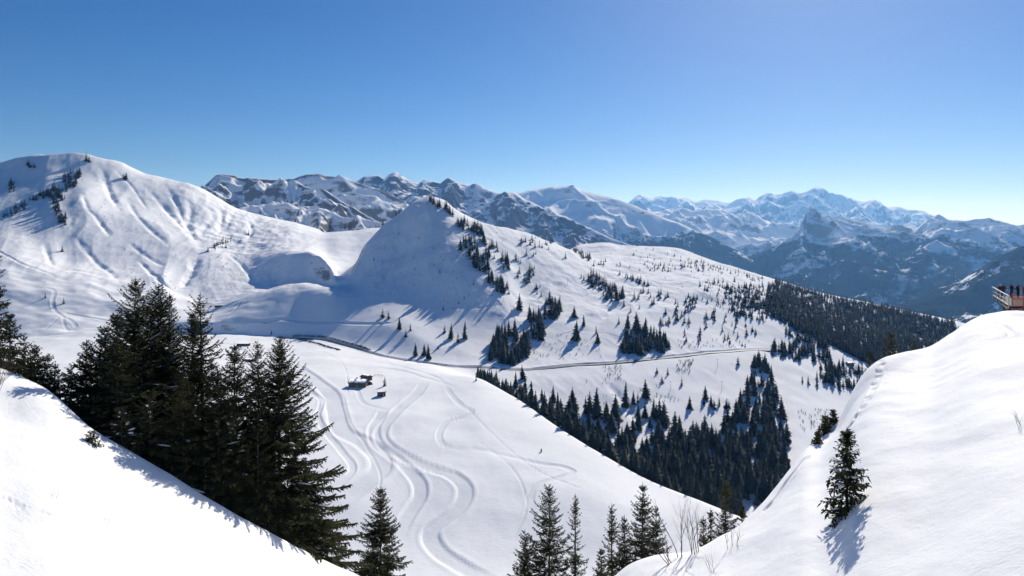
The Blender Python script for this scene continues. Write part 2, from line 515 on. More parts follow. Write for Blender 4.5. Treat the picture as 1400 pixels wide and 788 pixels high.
# the hill: slabs, creep terraces, small hollows
hill = smooth(460, 520, UU) * smooth(6.9, 7.6, T) * (1 - smooth(10.9, 11.0, T) * 0.7)
VAL.Z += hill * (4.5 * fbm(X / 75, D / 85, 41, 5, 0.55) + 3.0 * (ridged((X - .25 * D) / 85, D / 150, 42, 3) - 0.5))
VAL.Z += hill * smooth(680, 760, UU) * 3.4 * fbm((X - 0.5 * D) / 45, (D + .5 * X) / 90, 44, 4)
VAL.Z += hill * 0.55 * (ridged((X + .3 * D) / 26, D / 55, 85, 4, 0.55) - 0.5) * 2
bel = smooth(4.1, 4.6, T) * (1 - smooth(6.5, 7.0, T)) * smooth(660, 730, UU)
VAL.Z += bel * 1.3 * (ridged((X + 0.35 * D) / 42, D / 120, 47, 4) - 0.5) * (1 - np.exp(-((T - 5) / 0.12) ** 2))


def way(pts):
    return [VAL.pick(u, v)[:2] for u, v in pts]


PISTES = [
    ([(396, 498), (408, 505), (432, 522), (452, 540), (458, 560), (467, 589), (499, 606), (518, 624), (520, 641), (502, 658), (479, 676), (450, 702), (430, 730)], 15, 1.7),
    ([(405, 515), (424, 535), (439, 546), (437, 560), (434, 570), (449, 595), (467, 617), (482, 638), (473, 655), (450, 672)], 5, 1.3),
    ([(488, 532), (495, 549), (507, 555), (525, 559), (535, 561)], 4, 0.8),
    ([(525, 560), (521, 568), (511, 586), (516, 607), (543, 627), (560, 644), (573, 661), (574, 679), (566, 692), (551, 716), (543, 735)], 9, 1.5),
    ([(582, 521), (571, 537), (550, 555), (530, 576), (522, 586), (521, 600), (536, 615), (566, 631), (595, 642), (618, 650), (634, 664), (635, 681), (624, 699), (606, 713), (590, 725),
      (589, 739), (603, 757), (629, 774), (664, 792), (690, 805)], 10, 1.6),
    ([(607, 525), (619, 542), (632, 555), (645, 563), (632, 571), (612, 577), (601, 591), (603, 605), (621, 613), (658, 615), (696, 624), (739, 634), (768, 638), (783, 645), (768, 652),
      (739, 661), (726, 675), (728, 695), (742, 712)], 5, 1.0),
    ([(510, 502), (548, 507), (578, 516), (604, 523), (625, 530)], 5, 0.9),
    ([(525, 496), (560, 504), (590, 513), (610, 524)], 4, 0.7),
    ([(58, 393), (74, 398), (72, 412), (76, 426), (86, 433), (101, 442), (105, 450)], 5, 1.3),
    ([(86, 433), (88, 444), (95, 453)], 4, 1.0),
    ([(87, 428), (114, 433), (142, 438), (170, 440)], 5, 1.2),
    ([(38, 464), (60, 460), (84, 457), (122, 452), (150, 452)], 5, 1.2),
    ([(84, 433), (72, 442), (60, 452)], 3, 0.7),
    ([(-20, 338), (0, 345), (25, 358), (56, 370), (78, 379)], 6, 2.2),
    ([(18, 385), (40, 384), (63, 386)], 4, 0.9),
    ([(330, 441), (350, 440), (401, 438), (452, 440), (502, 443), (540, 443)], 7, 2.0),
    ([(609, 421), (655, 421), (693, 418)], 3, 0.9),
    ([(300, 440), (320, 425), (330, 412)], 5, 1.2),
    ([(250, 480), (300, 470), (330, 478), (345, 500), (370, 520)], 7, 1.2),
    ([(760, 460), (800, 452), (850, 462)], 3, 0.8),
]
for p, w, dp in PISTES:
    VAL.groove(way(p), w, dp * 0.45, 0.4)
road_xy = [VAL.pick(u, v)[:2] for u, v, d in ROAD]
road_xy = [(d * (u - U0) / FPX, d) for u, v, d in ROAD]
VAL.groove(road_xy, 9.0, 1.0, 0.5, key='track')

GULLIES = [([(134, 222), (142, 241), (147, 256), (157, 276), (168, 292)], 16, 5.0), ([(127, 289), (138, 306), (152, 325)], 12, 3.5), ([(193, 248), (205, 262), (225, 285), (250, 310), (270, 335)], 16, 4.0),
           ([(256, 266), (261, 289), (257, 307), (269, 330), (276, 345)], 18, 6.0), ([(290, 280), (288, 298), (276, 318), (270, 332)], 16, 4.5), ([(318, 290), (312, 305), (300, 318)], 14, 4.0),
           ([(208, 373), (221, 386), (240, 400)], 9, 3.5), ([(190, 356), (205, 372), (211, 380)], 9, 3.0), ([(272, 345), (262, 372), (252, 388), (240, 398)], 16, 6.0), ([(170, 262), (178, 280), (192, 300), (215, 322), (240, 345)], 12, 2.5),
           ([(100, 320), (120, 345), (150, 372), (165, 390)], 12, 2.5), ([(338, 296), (344, 312), (338, 330)], 12, 3.5), ([(60, 330), (66, 350), (72, 366)], 10, 2.5), ([(148, 224), (165, 240), (185, 262), (205, 290)], 9, 2.0),
           ([(560, 330), (545, 350), (530, 372), (525, 392)], 10, 2.2), ([(612, 345), (606, 365), (598, 385)], 9, 1.8), ([(225, 252), (236, 268), (246, 290), (262, 320)], 13, 3.5), ([(300, 280), (303, 300), (296, 322)], 13, 4.0), ([(112, 262), (120, 285), (133, 300)], 10, 2.5), ([(175, 330), (200, 350), (230, 366)], 10, 2.5), ([(310, 345), (330, 362), (350, 385)], 10, 2.5), ([(760, 360), (745, 385), (735, 410)], 12, 2.2), ([(870, 380), (845, 415), (820, 440), (812, 470)], 14, 3.0),
           ([(830, 520), (850, 545), (875, 575), (890, 590)], 12, 3.2), ([(900, 510), (890, 535), (880, 560)], 9, 2.2)]
for p, w, dp in GULLIES:
    VAL.groove(way(p), w * 1.35, dp * 1.15, 0.0, key='gully')
SKI = [[(470, 540), (478, 575), (500, 610), (520, 650), (512, 690)], [(650, 600), (700, 640), (720, 690), (700, 740)], [(440, 480), (470, 500), (476, 540)],
       [(640, 560), (670, 590), (730, 640), (800, 670)], [(560, 300), (600, 310), (650, 330)], [(130, 420), (180, 425), (240, 430)], [(20, 430), (60, 428), (110, 415)]]
for p in SKI:
    VAL.groove(way(p), 1.9, 0.26, 0.6)

M_VALLEY = snow_mat('valley_snow', (0.05, 0.35), 0.5, track=True, rock=(0.50, 0.62, 0.06, 0.35, 0.8), rockcol=(0.14, 0.125, 0.11))
valley = tag(VAL.mesh('valley_terrain', M_VALLEY), kind='structure', label='snow covered valley floor with hill and mountain slopes rising around it')

# ================================================================== the snow banks we stand above
UF = np.arange(-600, 2001, 1.6)
EDGE = [(-600, 300), (-200, 420), (0, 504), (60, 531), (130, 590), (240, 655), (300, 694), (380, 736), (440, 765), (500, 792), (560, 830), (700, 860), (790, 826), (838, 790),
        (862, 772), (885, 763), (912, 757), (935, 756), (960, 747), (985, 733), (1000, 725), (1040, 690), (1080, 642), (1100, 616), (1125, 590), (1145, 561), (1172, 516), (1190, 499),
        (1213, 488), (1270, 474), (1300, 456), (1330, 437), (1360, 427), (1390, 424.5), (1420, 424), (1600, 430), (2000, 470)]
EDIST = [(-600, 40), (0, 53), (130, 52), (300, 54), (440, 60), (560, 66), (700, 66), (790, 56), (860, 47), (940, 45), (1000, 46), (1080, 52), (1150, 60), (1200, 62), (1270, 66), (1330, 70), (1400, 74), (1600, 88), (2000, 106)]
ed = pchip1(*zip(*EDIST), UF); ev = pchip1(*zip(*EDGE), UF); ez = ed * (V0 - ev) / FPX


def bank(d):
    x = d * (UF - U0) / FPX
    a = -26.0 - 0.48 * x - 0.06 * d; b = -13.5 + 0.52 * x - 0.25 * d
    k = 3.0
    z = np.maximum(a, b) + k * np.log1p(np.exp(-np.abs(a - b) / k))
    return d, z


def mixl(l, s):
    # near ground leans towards the brink as it gets close to it
    d, z = l
    zl = bank(ed)[1]
    return d, z + (ez - zl) * s


lines = [bank(0 * UF + 2.5), bank(ed * 0.22), mixl(bank(ed * 0.45), 0.12), mixl(bank(ed * 0.7), 0.42), mixl(bank(ed * 0.88), 0.76), (ed, ez),
         (ed + 6, ez - 5.2), (ed + 22, ez - 21), (ed + 60, ez - 58), (0 * UF + 245, 0 * UF - 178)]
BNK = Terrain(UF, lines, [8, 40, 50, 60, 40, 22, 16, 14, 10])
Tb = BNK.T[:, None] + 0 * BNK.UU
nearw = 1 - 0.7 * np.exp(-((Tb - 5) / 0.3) ** 2)
BNK.Z += nearw * 0.42 * fbm(BNK.X / 9, BNK.D / 13, 61, 3) + 0.07 * fbm(BNK.X / 2.2, BNK.D / 3.6, 63, 3) + 0.05 * nearw * fbm((BNK.X + .4 * BNK.D) / 3, (BNK.D - .4 * BNK.X) / 14, 65, 3)
# a wind scoop and a rib across the mound
BNK.Z += -0.9 * np.exp(-(((BNK.UU - 1150) / 30) ** 2 + ((BNK.D - 60) / 5.0) ** 2))
rr = (BNK.X - 26) * 0.86 - (BNK.D - 40) * 0.5
BNK.Z += smooth(1050, 1150, BNK.UU) * 0.55 * np.sin(rr / 4.2) * np.exp(-(rr / 22) ** 2) * (1 - smooth(4.4, 5.0, Tb))


def bway(pts):
    return [BNK.pick(u, v)[:2] for u, v in pts]


prints = [(1206, 493), (1203, 508), (1197, 525), (1189, 542), (1178, 560), (1166, 578), (1152, 596)]
BNK.groove(bway(prints), 0.6, 0.10, 0.5, dens=0.8)
BNK.groove(bway([(1108, 622), (1092, 640), (1076, 660), (1060, 684), (1042, 700)]), 0.5, 0.2, 0.5, dens=0.8)
BNK.groove(bway([(1352, 441), (1366, 444), (1376, 450), (1384, 459)]), 0.6, 0.15, 0.5, dens=0.8)
for i, (u, v) in enumerate(resample(np.array(prints, float), 7.0)):
    x, y, z = BNK.pick(u, v)
    BNK.groove([(x + (0.14 if i % 2 else -0.14), y - 0.12), (x + (0.14 if i % 2 else -0.14), y + 0.12)], 0.5, 0.12, 0.2, dens=0.3)
for u, v in [(6, 683), (14, 687), (24, 693), (60, 702), (95, 712), (122, 723), (160, 735), (215, 752), (240, 758)]:
    x, y, z = BNK.pick(u, v)
    BNK.groove([(x - .1, y), (x + .1, y + .1)], 0.4, 0.05, 0.3, dens=0.3)
M_BANK = snow_mat('bank_snow', (0.6, 3.0), 0.08, track=False)
bank_o = tag(BNK.mesh('snow_bank', M_BANK), kind='structure', label='smooth steep banks of fresh snow in the foreground')


# ================================================================== mountains beyond
def range_(name, label, ridge, foot, nfoot, amp, wl, seed, mat, rows=110, du=2.0, shelf=None, back=0.5, forest=None, u0=None, u1=None, jag=0.12, stretch=1.0, octv=5, gain=0.48, crag=0.0):
    a = ridge[0][0] if u0 is None else u0; b = ridge[-1][0] if u1 is None else u1
    U = np.arange(a, b + du, du)
    R_ = line(ridge, U)
    F_ = line(foot, U)
    ls = [(F_[0] * 0.9, F_[1] - nfoot), F_]
    cnt = [12]
    for s in (shelf or []):
        ls.append(line(s, U)); cnt.append(rows // 2)
    ls.append(R_); cnt.append(rows)
    w = (R_[0] - F_[0]) * back + 300
    ls += [(R_[0] + w, R_[1] - w * 0.55), (R_[0] + 2 * w, R_[1] - w * 1.3)]
    cnt += [10, 5]
    t = Terrain(U, ls, cnt)
    TT = t.T[:, None] + 0 * t.UU
    top = float(len(ls) - 3)
    e = smooth(0.0, 1.2, TT) * (1 - (1 - jag) * np.exp(-((TT - top) / 0.16) ** 2))
    wxx = 0.35 * wl * fbm(t.X / wl / 1.5, t.D / wl / 1.5, seed + 5, 3)
    wyy = 0.35 * wl * fbm(t.X / wl / 1.5 + 7, t.D / wl / 1.5, seed + 6, 3)
    n = ridged((t.X + wxx) / wl, (t.D + wyy) / (wl * stretch), seed, octv, gain) - 0.95
    t.Z += e * amp * n
    if forest:
        z0, z1 = forest
        t.attr['forest'] = 0.82 - 0.82 * smooth(z0, z1, t.Z + 0.25 * (z1 - z0) * fbm(t.X / wl, t.D / wl, seed + 9, 3))
    if crag:
        t.attr['crag'] = crag * np.exp(-((TT - top + 0.07) / 0.07) ** 2)
    o = t.mesh(name, mat)
    tag(o, label, kind='structure')
    return t


M_ROCKY = snow_mat('rocky_snow', (0.01, 0.03), 4.0, rock=(0.48, 0.66, 0.012, 0.6), rockcol=(0.17, 0.155, 0.145))
M_DARKROCK = snow_mat('dark_rock_snow', (0.006, 0.02), 8.0, rock=(0.66, 0.84, 0.008, 0.7), rockcol=(0.10, 0.10, 0.11))
M_HIGH = snow_mat('high_snow', (0.004, 0.01), 10.0, rock=(0.56, 0.74, 0.003, 0.5), rockcol=(0.14, 0.13, 0.13))
M_WOODED = snow_mat('wooded_snow', (0.004, 0.012), 8.0, rock=(0.44, 0.66, 0.005, 0.7, 0.85), forest=(0.012,), rockcol=(0.11, 0.105, 0.10))

# near rock spur left of the hill (sunlit ledges above a dark slabby wall)
range_('rocky_spur', 'low rocky spur with sunlit snow ledges behind the saddle',
       [(200, 300, 2500), (270, 285, 2500), (330, 281, 2500), (355, 279, 2500), (380, 276, 2500), (400, 278, 2500), (440, 284, 2450), (480, 290, 2400), (520, 299, 2350), (560, 316, 2300), (620, 340, 2300)],
       [(200, 345, 2150), (400, 345, 2100), (620, 352, 2100)], 28, 120, 210, 101, M_ROCKY, rows=90, du=1.6, jag=0.25)
range_('rocky_ridge', 'long rocky ridge with snowfields behind the near mountain',
       [(150, 275, 4000), (200, 268, 4000), (250, 258, 4000), (272, 255, 4000), (287, 246, 4000), (302, 238, 4000), (318, 237, 4000), (330, 241, 4000), (355, 242, 3950), (380, 243, 3950), (400, 245, 3900), (420, 253, 3800),
        (450, 262, 3700), (480, 280, 3600), (520, 300, 3500), (600, 330, 3500)],
       [(150, 335, 2900), (300, 335, 2850), (450, 330, 2800), (600, 345, 2800)], 55, 230, 420, 111, M_ROCKY, rows=110, du=1.6, jag=0.10, crag=0.9,
       shelf=[[(150, 300, 3300), (300, 290, 3250), (400, 285, 3200), (480, 300, 3150), (600, 340, 3100)]])
range_('rocky_crest', 'broad pale rock crest with a shaded snow bowl',
       [(330, 262, 4900), (380, 250, 4900), (400, 243, 4900), (412, 240, 4900), (436, 236, 4900), (445, 239, 4900), (470, 240, 4900), (485, 246, 4850), (505, 253, 4800), (540, 268, 4700), (580, 290, 4600), (640, 315, 4500), (700, 340, 4500)],
       [(330, 325, 3700), (500, 320, 3700), (700, 350, 3700)], 60, 240, 600, 121, M_ROCKY, rows=110, du=1.6, jag=0.10, crag=0.9)
range_('dark_peaks', 'dark jagged rock peaks streaked with snow behind the hill',
       [(380, 290, 6600), (440, 268, 6600), (490, 246, 6600), (500, 240, 6600), (512, 237, 6600), (524, 241, 6600), (532, 236, 6600), (541, 232.5, 6600), (550, 237, 6600), (562, 243, 6600), (572, 246, 6600), (580, 241, 6600), (592, 244, 6550),
        (602, 248, 6500), (612, 243, 6500), (624, 247, 6500), (640, 250, 6450), (650, 247, 6400), (665, 252, 6350), (680, 258, 6300), (705, 264, 6200), (730, 276, 6100), (760, 290, 5950), (800, 305, 5800), (850, 325, 5600), (900, 345, 5500), (960, 370, 5400)],
       [(380, 345, 5000), (600, 345, 5000), (760, 350, 4900), (960, 390, 4900)], 230, 240, 560, 131, M_DARKROCK, rows=130, du=1.4, jag=0.2, crag=0.5)
range_('banded_mountain', 'long blue mountainside with sunlit snow bands on its back',
       [(640, 285, 9200), (680, 266, 9200), (712, 260, 9200), (740, 256, 9200), (765, 253, 9200), (780, 252.5, 9200), (800, 258, 9150), (820, 263, 9100), (845, 270, 9000), (870, 280, 8900), (900, 292, 8750), (930, 302, 8600), (960, 318, 8500),
        (1000, 335, 8400), (1060, 365, 8200), (1150, 400, 8000)],
       [(640, 365, 6700), (900, 375, 6700), (1150, 430, 6600)], 350, 330, 900, 141, M_WOODED, rows=130, du=1.8, jag=0.2, forest=(-100, 220), stretch=1.4)
range_('snowy_plateau', 'sunlit snowy plateau above shaded cliffs',
       [(830, 300, 12500), (880, 288, 12500), (920, 284, 12600), (950, 284, 12700), (990, 287, 12700), (1030, 291, 12600), (1060, 300, 12400), (1100, 305, 12000), (1180, 315, 12000), (1260, 330, 12000)],
       [(830, 395, 9300), (1000, 395, 9300), (1260, 400, 9300)], 400, 330, 900, 151, M_WOODED, rows=90, du=2.0, jag=0.5, forest=(-400, 100),
       shelf=[[(830, 318, 10500), (920, 304, 10600), (960, 306, 10700), (1000, 315, 10700), (1050, 322, 10600), (1100, 330, 10500), (1260, 345, 10500)]])
TB = range_('table_mountain', 'flat topped mountain with a dark cliff and wooded foot',
       [(960, 380, 8850), (1010, 352, 8850), (1050, 338, 8850), (1072, 325, 8850), (1090, 308, 8850), (1099, 294, 8850), (1103, 285, 8850), (1112, 283, 8850), (1124, 288, 8900), (1140, 291, 8950), (1160, 296, 9050), (1185, 303, 9250), (1215, 308, 9450), (1226, 303, 8950),
        (1250, 309, 9550), (1270, 298, 9600), (1285, 292, 9650), (1300, 298, 9650), (1320, 299, 9650), (1340, 297, 9650), (1365, 300, 9550), (1400, 305, 9450), (1500, 300, 9350), (1800, 310, 9350)],
       [(960, 430, 5800), (1100, 432, 5800), (1300, 440, 5800), (1800, 460, 5800)], 300, 300, 950, 161, M_WOODED, rows=140, du=1.8, jag=0.25, forest=(-200, 130),
       shelf=[[(960, 400, 7300), (1050, 368, 7300), (1100, 345, 7400), (1150, 338, 7400), (1200, 332, 7500), (1250, 338, 7400), (1300, 333, 7500), (1360, 345, 7400), (1420, 345, 7400), (1800, 350, 7400)],
              [(960, 385, 7900), (1050, 346, 7900), (1085, 328, 8060), (1097, 304, 8170), (1105, 309, 8180), (1125, 314, 8200), (1145, 314, 8210), (1180, 316, 8250), (1215, 320, 8300), (1250, 322, 8300), (1300, 316, 8300), (1400, 325, 8200), (1800, 330, 8200)],
              [(960, 382, 8300), (1050, 341, 8300), (1090, 313, 8300), (1099, 301, 8290), (1105, 288.5, 8290), (1125, 292.5, 8320), (1145, 299, 8350), (1180, 308, 8450), (1215, 315, 8550), (1250, 317, 8600), (1300, 309, 8650), (1400, 315, 8600), (1800, 318, 8600)]])
range_('wooded_shoulder', 'dark wooded mountain shoulder with a few snowy clearings',
       [(1120, 450, 5200), (1180, 428, 5200), (1240, 408, 5200), (1300, 385, 5200), (1340, 362, 5200), (1370, 346, 5250), (1400, 332, 5300), (1460, 315, 5300), (1800, 300, 5300)],
       [(1120, 470, 4000), (1400, 450, 4000), (1800, 450, 4000)], 200, 170, 700, 171, M_WOODED, rows=110, du=2.0, jag=0.3, forest=(150, 420))
range_('high_massif', 'distant ice-clad massif crowned by a rounded white summit',
       [(800, 300, 20000), (850, 284, 20000), (866, 270, 20000), (875, 264.5, 20000), (884, 267, 20000), (893, 270, 20000), (900, 268, 20000), (912, 269.5, 20000), (925, 269, 20000), (937, 268.5, 20000), (945, 272, 20000), (952, 275, 20000), (965, 272, 20000), (980, 273, 20000), (993, 276, 20000),
        (1010, 272, 20000), (1024, 268, 20000), (1032, 272, 20000), (1040, 266, 20000), (1050, 262, 20000), (1060, 264, 20000), (1070, 264, 20000), (1082, 259, 20000), (1092, 262, 20000), (1100, 261, 20000), (1112, 255, 20000), (1118, 254, 20000), (1125, 256, 20000), (1134, 263, 20000), (1145, 264, 20000), (1157, 267, 20000),
        (1170, 271, 20000), (1180, 274, 20000), (1194, 272, 20000), (1204, 277, 20000), (1215, 283, 20000), (1228, 282, 20000), (1245, 287, 20000), (1260, 287, 20000), (1272, 293, 20000), (1300, 300, 20000), (1400, 320, 20000)],
       [(800, 330, 14500), (1100, 330, 14500), (1400, 335, 14500)], 300, 620, 1500, 181, M_HIGH, rows=130, du=1.5, jag=0.10, octv=6, gain=0.55)

# valley bottoms far below, out to the horizon
g = mesh_np('valley_floor', [(-29500, -2500, -1050), (29500, -2500, -1050), (29500, 29500, -1050), (-29500, 29500, -1050)], np.array([[0, 1, 2, 3]]), M_WOODED)
at = g.data.attributes.new('forest', 'FLOAT', 'POINT'); at.data.foreach_set('value', [0.55] * 4)
tag(g, 'wooded valley floor far below the ridges', kind='structure')

# air
HAZE = 3.3e-5
mb = MB(); mb.box((0, 13500, 300), (60000, 33000, 2704))
m = bpy.data.materials.new('haze'); m.use_nodes = True; nt = m.node_tree
for n in list(nt.nodes):
    if n.type != 'OUTPUT_MATERIAL': nt.nodes.remove(n)
pv = nt.nodes.new('ShaderNodeVolumePrincipled'); pv.inputs['Color'].default_value = (0.20, 0.48, 1.0, 1); pv.inputs['Density'].default_value = HAZE
pv.inputs['Anisotropy'].default_value = 0.35; pv.inputs['Absorption Color'].default_value = (1, 1, 1, 1)
nt.links.new(pv.outputs[0], [n for n in nt.nodes if n.type == 'OUTPUT_MATERIAL'][0].inputs['Volume'])
hz = tag(mb.build('haze', m), 'thin blue air between the ranges', kind='stuff')
# ================================================================== foliage materials
def leaf_mat(name, dark, light, scale):
    m, nt, b = new_mat(name)
    g = nt.nodes.new('ShaderNodeNewGeometry')
    f = noise_node(nt, scale, 3, 0.6, g.outputs['Position'])
    oi = nt.nodes.new('ShaderNodeObjectInfo')
    k = mth(nt, 'ADD', mth(nt, 'MULTIPLY', f, 0.8), mth(nt, 'MULTIPLY', oi.outputs['Random'], 0.25), True)
    nt.links.new(mix(nt, k, dark, light), b.inputs['Base Color'])
    b.inputs['Roughness'].default_value = 0.8; b.inputs['Specular IOR Level'].default_value = 0.04
    return m


M_NEEDLE = leaf_mat('spruce_needles', (0.016, 0.024, 0.012), (0.072, 0.07, 0.03), 0.9)
M_NEEDLE_TAN = leaf_mat('tawny_needles', (0.035, 0.034, 0.014), (0.10, 0.085, 0.035), 1.2)
M_FAR_NEEDLE = leaf_mat('far_needles', (0.016, 0.025, 0.018), (0.042, 0.052, 0.032), 0.12)
M_BARK = simple_mat('bark', (0.075, 0.058, 0.045), 0.9, 0.35, 4.0, bump=0.5)
M_TWIG = simple_mat('bare_twigs', (0.10, 0.075, 0.055), 0.9, 0.25, 6.0)
M_TREESNOW = simple_mat('branch_snow', (0.86, 0.88, 0.91), 0.7, 0.03, 2.0)


# ================================================================== near spruces, branch by branch
def spruce_parts(H, R, seed, dens=1.0, snow=0.3, sparse=0.0, low=0.05):
    rg = np.random.default_rng(seed)
    bend = rg.normal(0, 0.006, 2)
    V, F = [], []; nb = 0
    SV, SF = [], []; ns = 0
    n_br = int(H * 13 * dens)
    hs = np.sort(rg.uniform(low, 0.985, n_br) ** 1.08) * H
    az0 = rg.uniform(0, 6.28)
    side_mod = rg.uniform(0, 6.28)
    for i, h in enumerate(hs):
        q = h / H
        az = az0 + i * 2.399963 + rg.normal(0, 0.25)
        L = R * (1 - q) ** 0.82 * rg.uniform(0.62, 1.12) * (1 + 0.13 * math.sin(az - side_mod) + 0.10 * math.sin(h * 1.7 + seed)) + 0.12 + 0.25 * (1 - q) * rg.random()
        if sparse and rg.random() < sparse: L *= rg.uniform(0.3, 0.7)
        inc = -0.30 + 0.95 * q ** 1.4 + rg.normal(0, 0.10)
        dr = np.array([math.cos(az), math.sin(az)])
        nt_ = max(4, int(L / (0.135 + 0.03 * sparse)))
        t = np.linspace(0.06 if q > .6 else 0.16, 1, nt_)
        zc = L * (math.tan(inc) * t - 0.26 * (1 - q) * t ** 2 + 0.20 * t ** 4)
        P = np.stack([dr[0] * L * t + bend[0] * h, dr[1] * L * t + bend[1] * h, h + zc], -1)
        sd = np.array([-dr[1], dr[0]])
        # twigs left and right of the branch
        tl = (0.30 * L * (1 - t) ** 0.8 + 0.17) * rg.uniform(0.7, 1.25, nt_)
        tl = np.minimum(tl, 0.95)
        for s in (-1, 1):
            ang = rg.uniform(0.75, 1.15, nt_)
            dx = dr[0] * np.cos(ang) + s * sd[0] * np.sin(ang); dy = dr[1] * np.cos(ang) + s * sd[1] * np.sin(ang)
            dz = -0.28 * (1 - q) + rg.normal(0, 0.16, nt_) + 0.15 * q
            T3 = np.stack([dx, dy, dz], -1)
            wv = np.stack([-dy, dx, rg.normal(0, 0.6, nt_)], -1); wv /= np.linalg.norm(wv, axis=1)[:, None]
            wd = rg.uniform(0.045, 0.085, nt_)[:, None]
            tip = P + T3 * tl[:, None]; mid = P + T3 * (tl * 0.45)[:, None]
            V.append(np.concatenate([P, mid + wv * wd, tip, mid - wv * wd], 1).reshape(-1, 3))
            k = nb + 4 * np.arange(nt_); F.append(np.stack([k, k + 1, k + 2, k + 3], -1)); nb += 4 * nt_
        # hanging sprays under the branch
        m = rg.random(nt_) < (0.85 - 0.5 * sparse)
        Pm = P[m]; k_ = len(Pm)
        if k_:
            hl = rg.uniform(0.15, 0.5, k_) * (1.1 - q) + 0.06
            dn = np.stack([rg.normal(0, .25, k_) + dr[0] * .3, rg.normal(0, .25, k_) + dr[1] * .3, -np.ones(k_)], -1) * hl[:, None]
            a_ = rg.uniform(0, 3.14, k_); wv = np.stack([np.cos(a_), np.sin(a_), 0 * a_], -1) * rg.uniform(0.04, 0.09, k_)[:, None]
            V.append(np.concatenate([Pm, Pm + dn * .5 + wv, Pm + dn, Pm + dn * .5 - wv], 1).reshape(-1, 3))
            k = nb + 4 * np.arange(k_); F.append(np.stack([k, k + 1, k + 2, k + 3], -1)); nb += 4 * k_
        # the woody branch itself: a thin three sided strip
        br = 0.012 + 0.010 * L
        A = P + np.array([0, 0, br]); B = P + np.append(sd * br, -br * .6); C = P - np.append(sd * br, br * .6)
        V.append(np.stack([A, B, C], 1).reshape(-1, 3))
        k = nb + 3 * np.arange(nt_ - 1)
        F.append(np.concatenate([np.stack([k + a, k + b, k + b + 3, k + a + 3], -1) for a, b in ((0, 1), (1, 2), (2, 0))])); nb += 3 * nt_
        # snow lying along it
        if rg.random() < snow * 0.6 and L > 0.5:
            for _ in range(1):
                t0 = rg.uniform(0.15, 0.5); t1 = min(1.0, t0 + rg.uniform(0.3, 0.6)); nn = 9
                tt = np.linspace(t0, t1, nn)
                zc2 = L * (math.tan(inc) * tt - 0.26 * (1 - q) * tt ** 2 + 0.20 * tt ** 4)
                off = rg.normal(0, 0.04)
                Q = np.stack([dr[0] * L * tt + sd[0] * off + bend[0] * h, dr[1] * L * tt + sd[1] * off + bend[1] * h, h + zc2 + 0.03], -1)
                wr = np.sin(np.linspace(0.25, 2.9, nn)) * rg.uniform(0.05, 0.15) + rg.uniform(0, .02, nn)
                ring = []
                for cx, cz in ((1, 0), (0.5, 0.75), (-0.5, 0.75), (-1, 0), (0, -0.35)):
                    ring.append(Q + np.stack([sd[0] * wr * cx, sd[1] * wr * cx, wr * cz], -1))
                SV.append(np.stack(ring, 1).reshape(-1, 3))
                k = ns + 5 * np.arange(nn - 1)
                for a in range(5):
                    b_ = (a + 1) % 5
                    SF.append(np.stack([k + a, k + b_, k + b_ + 5, k + a + 5], -1))
                ns += 5 * nn
    # leader shoot
    lt = np.array([[bend[0] * H, bend[1] * H, H * 0.97], [bend[0] * H + .05, bend[1] * H, H * .985], [bend[0] * H, bend[1] * H, H + 0.25], [bend[0] * H - .05, bend[1] * H, H * .985]])
    V.append(lt); F.append(np.array([[nb, nb + 1, nb + 2, nb + 3]])); nb += 4
    tr = MB()
    pts = [(bend[0] * H * k / 8, bend[1] * H * k / 8, H * k / 8 - (1.2 if k == 0 else 0)) for k in range(9)]
    r0 = 0.011 * H + 0.05
    tr.tube(pts, [r0 * (1.25 if k == 0 else (1 - k / 8.4)) for k in range(9)], 8)
    return tr, (np.concatenate(V), np.concatenate(F)), ((np.concatenate(SV), np.concatenate(SF)) if SV else None)


def near_spruce(u, vtop, d, R, seed, label, dens=1.0, snow=0.3, sparse=0.0, mat=None, group=None, vbase=None, low=0.05, lean=0.0, name='spruce_tree'):
    x = d * (u - U0) / FPX
    z = BNK.height(x, d) - 0.15
    zt = d * (V0 - vtop) / FPX
    H = zt - z
    root = empty(name, (x, d, z), (seed * 1.3) % 6.28)
    root.rotation_euler = (0, lean, (seed * 1.3) % 6.28)
    tag(root, label, 'tree', group)
    tr, fo, sn = spruce_parts(H, R, seed, dens, snow, sparse, low)
    tr.build('trunk', M_BARK, root, True)
    if sn is not None:        # boughs with the snow they carry
        fv = np.concatenate([fo[0], sn[0]]); ff = np.concatenate([fo[1], sn[1] + len(fo[0])]); mi = [0] * len(fo[1]) + [1] * len(sn[1])
        mesh_np('crown', fv, ff, [mat or M_NEEDLE, M_TREESNOW], False, root, mi)
    else:
        mesh_np('crown', fo[0], fo[1], mat or M_NEEDLE, False, root)
    return root


G1 = 'tall spruces of the stand on the snow bank'
near_spruce(186, 380, 62, 7.88, 1, 'tallest dark spruce with snow-streaked boughs in the stand beyond the bank', 1.58, 0.7, group=None)
near_spruce(216, 387, 65, 7.69, 2, 'dense black spruce with a doubled tip beside the tallest of the stand', 1.64, 0.6)
near_spruce(228, 402, 66.5, 4.76, 22, 'narrow spruce tip rising right behind the doubled tip', 1.49, 0.2)
near_spruce(280, 400, 62, 6.40, 3, 'tall see-through spruce with a thin pointed top in the middle of the stand', 1.13, 0.05, 0.3)
near_spruce(264, 425, 66, 4.76, 4, 'slim spruce tucked behind the see-through one', 1.26, 0.05, 0.2)
near_spruce(322, 471, 60, 5.49, 5, 'dark spruce filling the gap between the see-through spruce and the broad one', 1.49, 0.05)
near_spruce(355, 467, 64, 5.13, 6, 'thin spruce close behind the broad one at the end of the stand', 1.26, 0.05, 0.2)
near_spruce(382, 461, 62.5, 6.92, 7, 'broad full spruce at the downhill end of the stand, boughs down to the snow', 1.71, 0.05, low=0.02)
